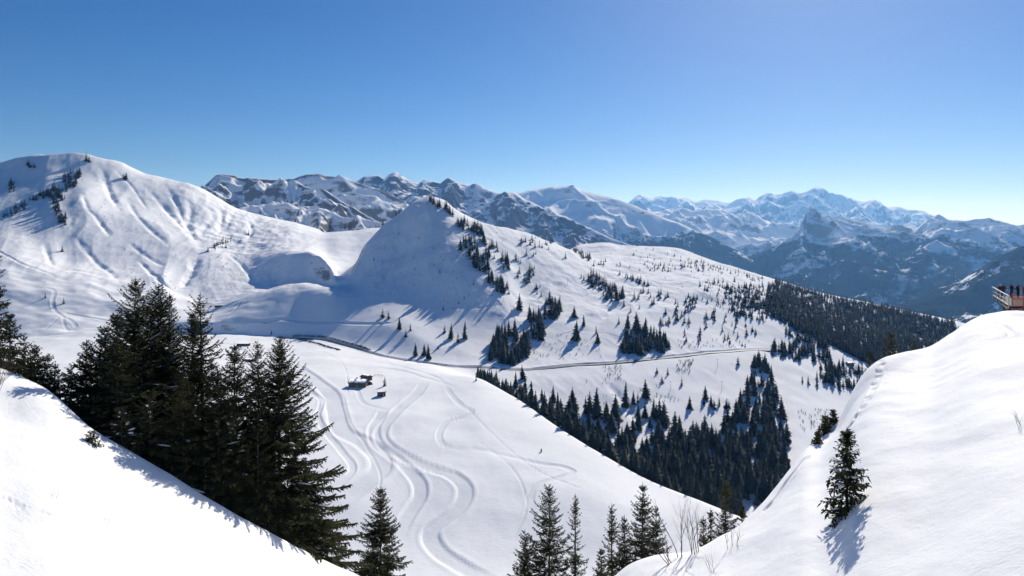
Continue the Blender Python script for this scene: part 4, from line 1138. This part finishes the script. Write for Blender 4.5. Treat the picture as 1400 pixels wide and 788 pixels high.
# ------------------------------------------------------------------ chalet, hut and sheds
def gable(name, loc, rz, L, W, wh, pitch, label, cat, wall=M_WOOD, over=0.8, base=1.2, snow=0.45, windows=(), chimney=None, door=None, balcony=False):
    root = empty(name, loc, rz); tag(root, label, cat)
    rise = math.tan(pitch) * W / 2
    w = MB()
    # walls as a pentagon prism along x
    prof = [(-W / 2, 0), (W / 2, 0), (W / 2, wh), (0, wh + rise), (-W / 2, wh)]
    v = [(-L / 2, y, z) for y, z in prof] + [(L / 2, y, z) for y, z in prof]
    w.add(v, [(0, 1, 2, 3, 4)[::-1], (5, 6, 7, 8, 9), (0, 5, 6, 1)[::-1], (1, 6, 7, 2)[::-1], (2, 7, 8, 3)[::-1], (3, 8, 9, 4)[::-1], (4, 9, 5, 0)[::-1]])
    w.build('wall', wall, root)
    b = MB(); b.box((0, 0, -base / 2 - 0.002), (L + 0.3, W + 0.3, base)); b.build('stone_base', M_STONE, root)
    r = MB(); s = MB()
    th = 0.22
    for sg in (-1, 1):
        y0, z0 = sg * (W / 2 + over), wh - math.tan(pitch) * over + 0.02
        y1, z1 = 0, wh + rise + 0.02
        x = L / 2 + over
        q = [(-x, y0, z0), (x, y0, z0), (x, y1, z1), (-x, y1, z1)]
        r.add(q + [(a, b_, c + th) for a, b_, c in q], [(3, 2, 1, 0), (4, 5, 6, 7), (0, 1, 5, 4), (1, 2, 6, 5), (2, 3, 7, 6), (3, 0, 4, 7)])
        k = 0.93; n_ = 10
        top = []
        for j in range(n_ + 1):
            xx = -x * k + 2 * x * k * j / n_
            hsn = snow * (0.75 + 0.3 * math.sin(j * 1.9 + sg))
            top += [(xx, y0 * 0.93, z0 + th + .02), (xx, y0 * 0.9, z0 + th + hsn * .8), (xx, sg * 0.02, z1 + th + hsn), (xx, sg * .02, z1 + th + .02)]
        s.add(top, [(4 * j + a, 4 * j + (a + 1) % 4, 4 * j + 4 + (a + 1) % 4, 4 * j + 4 + a) for j in range(n_) for a in range(4)] + [(0, 1, 2, 3), tuple(4 * n_ + a for a in (3, 2, 1, 0))])
    ro = r.build('roof', M_WOOD, root)
    s.build('snow_cover', M_ROOFSNOW, ro, True)
    if chimney:
        c = MB(); zt = wh + rise * 0.6
        c.box((chimney[0], chimney[1], zt + 1.0), (0.9, 0.9, 2.6)); c.box((chimney[0], chimney[1], zt + 2.42), (1.15, 1.15, 0.2)); c.box((chimney[0], chimney[1], zt + 2.64), (0.9, 0.9, 0.2))
        c.build('chimney', M_STONE, ro)
    for (wx, wz, ww, wh_) in windows:
        f = MB()
        for a, b_, c_, d_ in ((0, wh_ / 2, ww + .2, .1), (0, -wh_ / 2, ww + .2, .1), (-ww / 2, 0, .1, wh_ - .1), (ww / 2, 0, .1, wh_ - .1), (0, 0, .06, wh_ - .1)):
            f.box((wx + a, -W / 2 - 0.05, wz + b_), (c_, 0.12, d_))
        fo = f.build('window', M_WOODLT, root)
        g = MB(); g.box((wx, -W / 2 - 0.015, wz), (ww - .1, 0.05, wh_ - .1)); g.build('pane', M_GLASS, fo)
    if door:
        d_ = MB(); d_.box((door, -W / 2 - 0.04, 1.0), (1.0, 0.1, 2.0)); do = d_.build('door', M_WOODLT, root)
        h = MB(); h.box((door + .35, -W / 2 - .12, 1.0), (.06, .06, .16)); h.build('handle', M_METAL, do)
    if balcony:
        bl = MB(); bl.box((0, -W / 2 - 0.75, 2.5), (L * .8, 1.4, .12)); bl.box((0, -W / 2 - 1.42, 3.35), (L * .8, .08, .1))
        for k in range(int(L * .8 / .3)):
            bl.box((-L * .4 + .15 + k * .3, -W / 2 - 1.42, 2.95), (.14, .05, .7))
        bl.build('balcony', M_WOOD, root)
    return root


x, y, z = VAL.pick(490, 528.5)
gable('chalet', (x, y, z + 0.5), math.radians(-3), 15.5, 9.5, 3.6, math.radians(24), 'long dark timber chalet with a snow-covered roof on the valley snowfield', 'chalet',
      windows=[(-5.5, 1.5, 1.3, 1.2), (-2.5, 1.5, 1.3, 1.2), (2.7, 1.5, 1.3, 1.2), (5.6, 1.5, 1.3, 1.2)], chimney=(-1.5, 0.9), door=0.2)
x, y, z = VAL.pick(500, 520.5)
gable('chalet', (x, y + 3, z + 0.4), math.radians(-38), 9, 6.5, 2.8, math.radians(28), 'smaller dark-roofed timber chalet tucked behind the long one', 'chalet', snow=0.08, windows=[(-2, 1.4, 1, 1), (2, 1.4, 1, 1)])
x, y, z = VAL.pick(521.5, 541.5)
gable('hut', (x, y, z + 0.2), math.radians(14), 6.8, 5.2, 3.4, math.radians(10), 'boxy dark timber hut with thin roof snow in front of the chalets', 'hut', over=0.35, snow=0.3, windows=[(-1.9, 2.0, 1.2, 1.0)], door=1.6)
x, y, z = VAL.pick(333, 473)
gable('shed', (x, y, z + 0.2), math.radians(2), 15, 5, 2.6, math.radians(6), 'long low dark shed with a flat roof seen behind the spruce stand', 'shed', snow=0.12, door=3)
x, y, z = VAL.pick(341, 494)
gable('shed', (x, y, z + 0.2), math.radians(-12), 11, 6, 2.0, math.radians(14), 'low dark shed half buried in snow below the long one', 'shed', snow=0.12, door=-2)
x, y, z = VAL.pick(300, 420)
gable('shed', (x, y, z + 0.2), math.radians(4), 12, 5, 2.4, math.radians(8), 'small dark lift shed at the foot of the mountain behind the spires', 'shed', snow=0.3)
x, y, z = VAL.pick(1162, 500)
gable('hut', (x, y, z + 0.2), math.radians(10), 8, 6, 3.2, math.radians(20), 'lonely timber hut among trees beyond the mound', 'hut', snow=0.3, windows=[(-1.5, 1.6, 1, 1)], door=1.5)
# wayside firewood stack by the chalet gable
x, y, z = VAL.pick(506, 526)
mb = MB(); rg_ = random.Random(4)
for j in range(9):
    for k in range(9 - j // 2):
        cx = -2.2 + k * 0.52 + 0.26 * (j % 2); cz = 0.22 + j * 0.30
        mb.tube([(cx, -1.2 + rg_.uniform(-.1, .1), cz), (cx, 1.2 + rg_.uniform(-.1, .1), cz)], 0.24, 6)
o = mb.build('firewood_stack', M_WOOD); o.location = (x, y, z); o.rotation_euler = (0, 0, .3)
tag(o, 'dark stack of logs beside the gable of the long chalet', 'firewood')
# fence behind the yard
fx_ = [VAL.pick(u, v)[:2] for u, v in [(506, 518), (512, 514.5), (518, 514), (524, 515.5)]]
fp = resample(np.array(fx_, float), 2.0)
root = empty('wooden_fence', (fp[0][0], fp[0][1], VAL.height(*fp[0]))); tag(root, 'dark post and rail fence curving from the chalet to the spruce', 'fence')
ra = MB(); o0 = Vector(root.location)
for hh in (0.7, 1.25):
    ra.tube([Vector((p[0], p[1], VAL.height(*p) + hh)) - o0 for p in fp], 0.07, 4)
ra.build('rail', M_WOOD, root)
for p in fp[::2]:
    po = MB(); po.box((p[0] - o0.x, p[1] - o0.y, VAL.height(*p) + .65 - o0.z), (.2, .2, 1.6)); po.build('post', M_WOOD, root)


# ------------------------------------------------------------------ cars
def paint(name, c):
    m, nt, b = new_mat(name)
    g = nt.nodes.new('ShaderNodeNewGeometry'); f = noise_node(nt, 1.5, 3, .6, g.outputs['Position'])
    nt.links.new(mix(nt, f, tuple(k * .85 for k in c), c), b.inputs['Base Color']); b.inputs['Roughness'].default_value = 0.35
    b.inputs['Coat Weight'].default_value = 0.5
    return m


PAINTS = [('dark grey', paint('dark_grey_paint', (0.03, 0.032, 0.036))), ('black', paint('black_paint', (0.012, 0.012, 0.014))), ('white', paint('white_paint', (0.75, 0.75, 0.75))),
          ('silver', paint('silver_paint', (0.38, 0.39, 0.41))), ('blue', paint('blue_paint', (0.03, 0.06, 0.16))), ('red', paint('red_paint', (0.25, 0.03, 0.025)))]


def car_mesh(van, mat):
    L, W = (4.4, 1.78) if not van else (4.9, 1.92)
    if van: prof = [(-2.4, .35), (2.4, .35), (2.45, .85), (1.75, 1.15), (1.05, 1.85), (-2.3, 1.9), (-2.42, 1.0)]
    else: prof = [(-2.2, .32), (2.2, .32), (2.22, .72), (1.25, .92), (.55, 1.42), (-1.35, 1.46), (-2.05, 1.0)]
    mb = MB(); n = len(prof)
    ins = [1, 1, 1, 1, .80, .80, .97]
    v = [(x, -W / 2 * k, z) for (x, z), k in zip(prof, ins)] + [(x, W / 2 * k, z) for (x, z), k in zip(prof, ins)]
    mb.add(v, [tuple(range(n)), tuple(range(2 * n - 1, n - 1, -1))] + [(k, n + k, n + (k + 1) % n, (k + 1) % n) for k in range(n)])
    for k, (a, b) in enumerate(((3, 4), (5, 6))):
        (x0, z0), (x1, z1) = prof[a], prof[b]; nx, nz = (z0 - z1, x1 - x0); l_ = -math.hypot(nx, nz) / .02; nx /= l_; nz /= l_
        w0, w1 = W / 2 * ins[a] * .88, W / 2 * ins[b] * .88
        p = [(x0 + (x1 - x0) * .12 + nx, -w0, z0 + (z1 - z0) * .12 + nz), (x0 + (x1 - x0) * .12 + nx, w0, z0 + (z1 - z0) * .12 + nz), (x0 + (x1 - x0) * .9 + nx, w1, z0 + (z1 - z0) * .9 + nz), (x0 + (x1 - x0) * .9 + nx, -w1, z0 + (z1 - z0) * .9 + nz)]
        mb.add(p, [(0, 1, 2, 3)], 1)
    za, zb = (1.0, 1.38) if not van else (1.15, 1.75)
    for s in (-1, 1):
        q = [(1.0, s * (W / 2 * .97 + .01), za), (-1.7, s * (W / 2 * .97 + .01), za), (-1.25, s * (W / 2 * .815 + .02), zb), (.55, s * (W / 2 * .815 + .02), zb)]
        mb.add(q, [(0, 1, 2, 3)], 1)
        for wx in (-1.35, 1.35):
            mb.tube([(wx, s * (W / 2 - .2), .33), (wx, s * (W / 2 + .02), .33)], .33, 10, 2)
    me_o = mb.build('parked_car', [mat, M_GLASS, M_RUBBER]); me = me_o.data; bpy.data.objects.remove(me_o)
    return me


CARS = {(i, v): car_mesh(v, p[1]) for i, p in enumerate(PAINTS) for v in (0, 1)}
rgc = random.Random(21)


def car_row(pts, gap, row, skip=0.06, weights=(5, 5, 2, 3, 2, 1), jitter=.25):
    P_ = resample(np.array(pts, float), gap)
    tn = np.gradient(P_, axis=0)
    for p, t in zip(P_, tn):
        if rgc.random() < skip: continue
        i = rgc.choices(range(6), weights)[0]; van = int(rgc.random() < .3)
        o = bpy.data.objects.new('parked_car', CARS[(i, van)]); COL.objects.link(o)
        a = math.atan2(t[1], t[0]) + math.pi / 2 + rgc.gauss(0, .05)
        px, py = p[0] + rgc.gauss(0, jitter), p[1] + rgc.gauss(0, jitter)
        o.location = (px, py, VAL.height(px, py) + 0.02); o.rotation_euler = (0, 0, a)
        kind = 'van' if van else 'car'
        tag(o, f'{PAINTS[i][0]} {kind} parked in the {row}', 'car', f'{PAINTS[i][0]} {kind}s in the {row}')


car_row([VAL.pick(u, v)[:2] for u, v in [(399, 463.5), (412, 465.3), (426, 468.3), (440, 472), (452, 476), (463, 479)]], 4.7, 'front row of the valley car park', 0.05, (6, 6, 0.6, 1.5, 2, .6))
off = [(p[0] + n_[0] * 6.5, p[1] + n_[1] * 6.5) for p, n_ in zip(rp, nm) if -292 < p[0] < -172]
car_row(off, 2.9, 'back row of the car park along the road', 0.04, (5, 5, 3, 3, 2, 1))


# ------------------------------------------------------------------ lift pylons
for u, vb, hgt, lab in [(981, 502, 9, 'thin lift pylon on the snow just below the road end'), (987, 533, 9, 'thin lift pylon lower down the slope under the road end'), (776, 389, 10, 'slim lift pylon left of the upper clump on the sunny slope'), (917, 532, 8, 'short lift pylon by the bare shrubs under the road')]:
    x, y, z = VAL.pick(u, vb)
    root = empty('lift_pylon', (x, y, z)); tag(root, lab, 'pylon')
    mb = MB(); mb.tube([(0, 0, -.5), (0, 0, hgt)], [.22, .14], 8); mb.build('mast', M_METAL, root)
    mb = MB(); mb.tube([(-1.6, 0, hgt - .3), (1.6, 0, hgt - .3)], .1, 6); ar = mb.build('crossarm', M_METAL, root)
    for sg in (-1, 1):
        mb = MB(); mb.tube([(sg * 1.5, -.06, hgt - .55), (sg * 1.5, .06, hgt - .55)], .22, 10); mb.build('sheave', M_RUBBER, ar)

# ------------------------------------------------------------------ viewing platform
DZ = -7.02
P1, P2, P3, P4 = (53.6, 75.0), (61.6, 89.0), (76.0, 89.0), (72.0, 74.5)
root = empty('viewing_platform', (64, 82, DZ)); tag(root, 'timber viewing platform with a metal railing on top of the snow mound', 'platform')
R0 = Vector((64, 82, DZ))


def rel(p, z): return Vector((p[0], p[1], z)) - R0


mb = MB(); q = [rel(p, DZ - .2) for p in (P1, P4, P3, P2)]
mb.add(q + [v + Vector((0, 0, .2)) for v in q], [(3, 2, 1, 0), (4, 5, 6, 7), (0, 1, 5, 4), (1, 2, 6, 5), (2, 3, 7, 6), (3, 0, 4, 7)])
mb.build('deck', M_WOOD, root)
for t in (0.15, 0.5, 0.85):
    a = Vector((P1[0] + (P2[0] - P1[0]) * t + 1.0, P1[1] + (P2[1] - P1[1]) * t, 0))
    mb = MB(); mb.tube([rel(a, DZ - .2), rel((a.x + 1.2, a.y), DZ - 9)], .18, 6); mb.build('support_beam', M_WOOD, root)
mb = MB(); mb.tube([rel((P1[0] + .2, P1[1] + .3), DZ - .32), rel((P2[0] + .2, P2[1] - .2), DZ - .32)], .14, 4); mb.build('edge_beam', M_WOOD, root)
ends = [(P1, P2), (P2, P3)]
for a, b in ends:
    a = Vector((*a, 0)); b = Vector((*b, 0)); d_ = (b - a).normalized(); Ln = (b - a).length; npost = 5
    for hh, rr, nm_ in ((1.12, .055, 'top_rail'), (.62, .02, 'middle_rail'), (.12, .045, 'bottom_rail')):
        mb = MB(); mb.tube([rel(a - d_ * .15, DZ + hh), rel(b + d_ * (.9 if hh > 1 and a.y < 80 else .1), DZ + hh)], rr, 6); mb.build(nm_, M_METAL, root)
    for k in range(npost):
        p = a + d_ * (Ln * k / (npost - 1))
        mb = MB(); mb.tube([rel(p, DZ - .25), rel(p, DZ + 1.1)], .05, 6); mb.build('rail_post', M_METAL, root)


def net(pts, tops, label):
    """netting hung between posts, its top edge sagging"""
    r_ = empty('safety_net', (pts[0][0], pts[0][1], 0)); tag(r_, label, 'safety net')
    b0 = Vector((pts[0][0], pts[0][1], 0)); m_ = MB()
    zg = lambda p: BNK.height(p[0], p[1])
    r_.location.z = zg(pts[0]); b0.z = r_.location.z
    for (a, b), (ta, tb) in zip(zip(pts[:-1], pts[1:]), zip(tops[:-1], tops[1:])):
        a = Vector((*a, 0)); b = Vector((*b, 0)); Ln = (b - a).length; n = max(4, int(Ln / .08))
        col = []
        for k in range(n + 1):
            t = k / n; p = a.lerp(b, t); zt = ta + (tb - ta) * t - 0.45 * 4 * t * (1 - t); zb = zg(p) + .02
            col.append((p, zb, zt)); m_.tube([Vector((p.x, p.y, zb)) - b0, Vector((p.x, p.y, zt)) - b0], .026, 3)
        for j in range(12):
            m_.tube([Vector((p.x, p.y, zb + (zt - zb) * j / 11)) - b0 for p, zb, zt in col], .026 if j < 11 else .045, 3)
    m_.build('netting', M_REDNET, r_)
    for p, t in zip(pts, tops):
        po = MB(); zb = zg(p); po.tube([Vector((*p, zb - .4)) - b0, Vector((*p, t + .12)) - b0], .045, 6); po.build('net_post', M_REDNET, r_)


net([(54.4, 75.6), (56.2, 74.0), (59.5, 74.2), (63.5, 74.4)], [-5.75, -5.35, -5.7, -5.4], 'red safety netting with a sagging top edge beside the platform')
net([(54.9, 74.6), (55.9, 73.2)], [-6.0, -6.1], 'short piece of red netting hanging in front of the longer net')

# ------------------------------------------------------------------ people
M_SKIN = simple_mat('skin', (0.45, 0.26, 0.19), 0.6, 0.08, 8)
M_HAIR = simple_mat('dark_hair', (0.03, 0.02, 0.015), 0.7, 0.2, 20)


def cloth(name, c): return simple_mat(name, c, 0.85, 0.2, 9)


def person(loc, face, jacket, trousers, hatc, label, arm=(0.25, 0.35), bend=0.0, hs=1.74):
    """one continuous skinned figure standing, arms posed"""
    root = empty('person', loc, face); tag(root, label, 'person')
    k = hs / 1.75
    V = {'pelvis': (0, 0, .95, .135), 'waist': (0, .01, 1.10, .135), 'chest': (0, .02 + bend * .1, 1.32, .155), 'neck': (0, .01 + bend * .18, 1.49, .062), 'head0': (0, .03 + bend * .2, 1.58, .085), 'head1': (0, .03 + bend * .22, 1.70, .078)}
    E = [('pelvis', 'waist'), ('waist', 'chest'), ('chest', 'neck'), ('neck', 'head0'), ('head0', 'head1')]
    for s, n in ((-1, 'l'), (1, 'r')):
        a = arm[0 if s < 0 else 1]
        V['sh' + n] = (s * .19, .01 + bend * .1, 1.42, .072)
        V['el' + n] = (s * .27, -.02 + .10 * a + bend * .1, 1.16, .056)
        V['wr' + n] = (s * (.24 - .08 * a), .12 + .26 * a, 1.02 + .22 * a, .042)
        V['ha' + n] = (s * (.22 - .09 * a), .17 + .31 * a, .98 + .25 * a, .044)
        V['hp' + n] = (s * .095, 0, .88, .105); V['kn' + n] = (s * .115, .03, .50, .078); V['an' + n] = (s * .125, -.01, .12, .058); V['he' + n] = (s * .125, -.02, .05, .052); V['to' + n] = (s * .14, .17, .045, .045)
        E += [('chest', 'sh' + n), ('sh' + n, 'el' + n), ('el' + n, 'wr' + n), ('wr' + n, 'ha' + n), ('pelvis', 'hp' + n), ('hp' + n, 'kn' + n), ('kn' + n, 'an' + n), ('an' + n, 'he' + n), ('he' + n, 'to' + n)]
        for f, (dx, dy, dz) in enumerate([(.02, .07, -.055), (.006, .085, -.05), (-.008, .083, -.045), (-.022, .07, -.04), (-.045, .03, .01)]):
            h = V['ha' + n]; V['f%d%s' % (f, n)] = (h[0] + s * dx, h[1] + dy * .9, h[2] + dz, .0105); E.append(('ha' + n, 'f%d%s' % (f, n)))
    names = list(V); me = bpy.data.meshes.new('body'); me.from_pydata([tuple(c * k for c in V[n][:3]) for n in names], [(names.index(a), names.index(b)) for a, b in E], [])
    o = bpy.data.objects.new('body', me); COL.objects.link(o)
    sk = o.modifiers.new('skin', 'SKIN'); sk.use_smooth_shade = True
    for i, n in enumerate(names):
        r = V[n][3] * k; me.skin_vertices[0].data[i].radius = (r, r); me.skin_vertices[0].data[i].use_root = (n == 'pelvis')
    ss = o.modifiers.new('sub', 'SUBSURF'); ss.levels = 2; ss.render_levels = 2
    dg = bpy.context.evaluated_depsgraph_get(); dg.update()
    m2 = bpy.data.meshes.new_from_object(o.evaluated_get(dg)); m2.name = 'body'
    o.modifiers.clear(); o.data = m2
    m2.materials.clear()
    for m in (jacket, trousers, M_SKIN, M_RUBBER): m2.materials.append(m)
    for p in m2.polygons:
        z = p.center.z / k; ax = abs(p.center.x) / k
        p.material_index = 2 if z > 1.52 else 3 if z < .13 else 1 if (z < .97 and ax < .2) else 3 if (p.center.y / k > .15 and z < 1.3 and ax > .1) else 0
    o.parent = root
    hb = V['head1']
    h = MB(); n = 12
    for j in range(5):
        a = j / 4 * math.pi / 2
        for i in range(n):
            b = 2 * math.pi * i / n; h.v.append((.102 * math.cos(b) * math.cos(a) * k, (hb[1] - .005) * k + .118 * math.sin(b) * math.cos(a) * k, (hb[2] - .05) * k + .125 * math.sin(a) * k))
    for j in range(4):
        for i in range(n):
            h.f.append((j * n + i, j * n + (i + 1) % n, (j + 1) * n + (i + 1) % n, (j + 1) * n + i)); h.m.append(0)
    h.build('hat', hatc, root, True)
    fc = MB(); fy = (hb[1] + .082) * k; fz = (hb[2] - .065) * k
    fc.add([(-.014 * k, fy, fz - .025), (.014 * k, fy, fz - .025), (0, fy + .028 * k, fz - .022), (0, fy, fz + .02)], [(0, 1, 2), (0, 2, 3), (1, 3, 2), (0, 3, 1)])
    fc.build('nose', M_SKIN, root)
    ey = MB()
    for s in (-1, 1): ey.box((s * .032 * k, fy - .004, fz + .022), (.03 * k, .02, .014 * k))
    ey.box((0, fy - .006, fz - .05), (.045 * k, .02, .008 * k)); ey.build('eyes_and_mouth', M_HAIR, root)
    return root


BLK, NAVY = cloth('black_cloth', (0.015, 0.015, 0.018)), cloth('navy_cloth', (0.02, 0.025, 0.045))
PLUM, RED, CREAM, GREY = cloth('plum_cloth', (0.10, 0.03, 0.045)), cloth('red_cloth', (0.42, 0.05, 0.04)), cloth('cream_cloth', (0.6, 0.57, 0.5)), cloth('grey_cloth', (0.12, 0.12, 0.13))


def at_deck(u, d): return (d * (u - U0) / FPX, d, DZ)


person(at_deck(1366.3, 86.0), math.radians(200), NAVY, BLK, CREAM, 'person in dark jacket and pale hat standing at the far end of the railing', (0.9, 0.8), 0.5, 1.68)
person(at_deck(1371.5, 85.2), math.radians(150), PLUM, BLK, BLK, 'person in a plum-dark jacket and black hat next to the pale-hatted one', (0.9, 0.4), 0.2, 1.78)
person(at_deck(1383.3, 86.0), math.radians(95), NAVY, PLUM, GREY, 'slim person in navy jacket standing alone between rail and netting', (0.3, 0.3), 0.1, 1.78)
person(at_deck(1392.0, 85.5), math.radians(30), BLK, BLK, GREY, 'stout person all in black with one arm out behind the netting', (1.0, 0.2), 0.3, 1.76)
person(at_deck(1400.5, 85.5), math.radians(-20), RED, GREY, BLK, 'person in a red jacket at the picture edge', (0.6, 0.6), 0.1, 1.6)
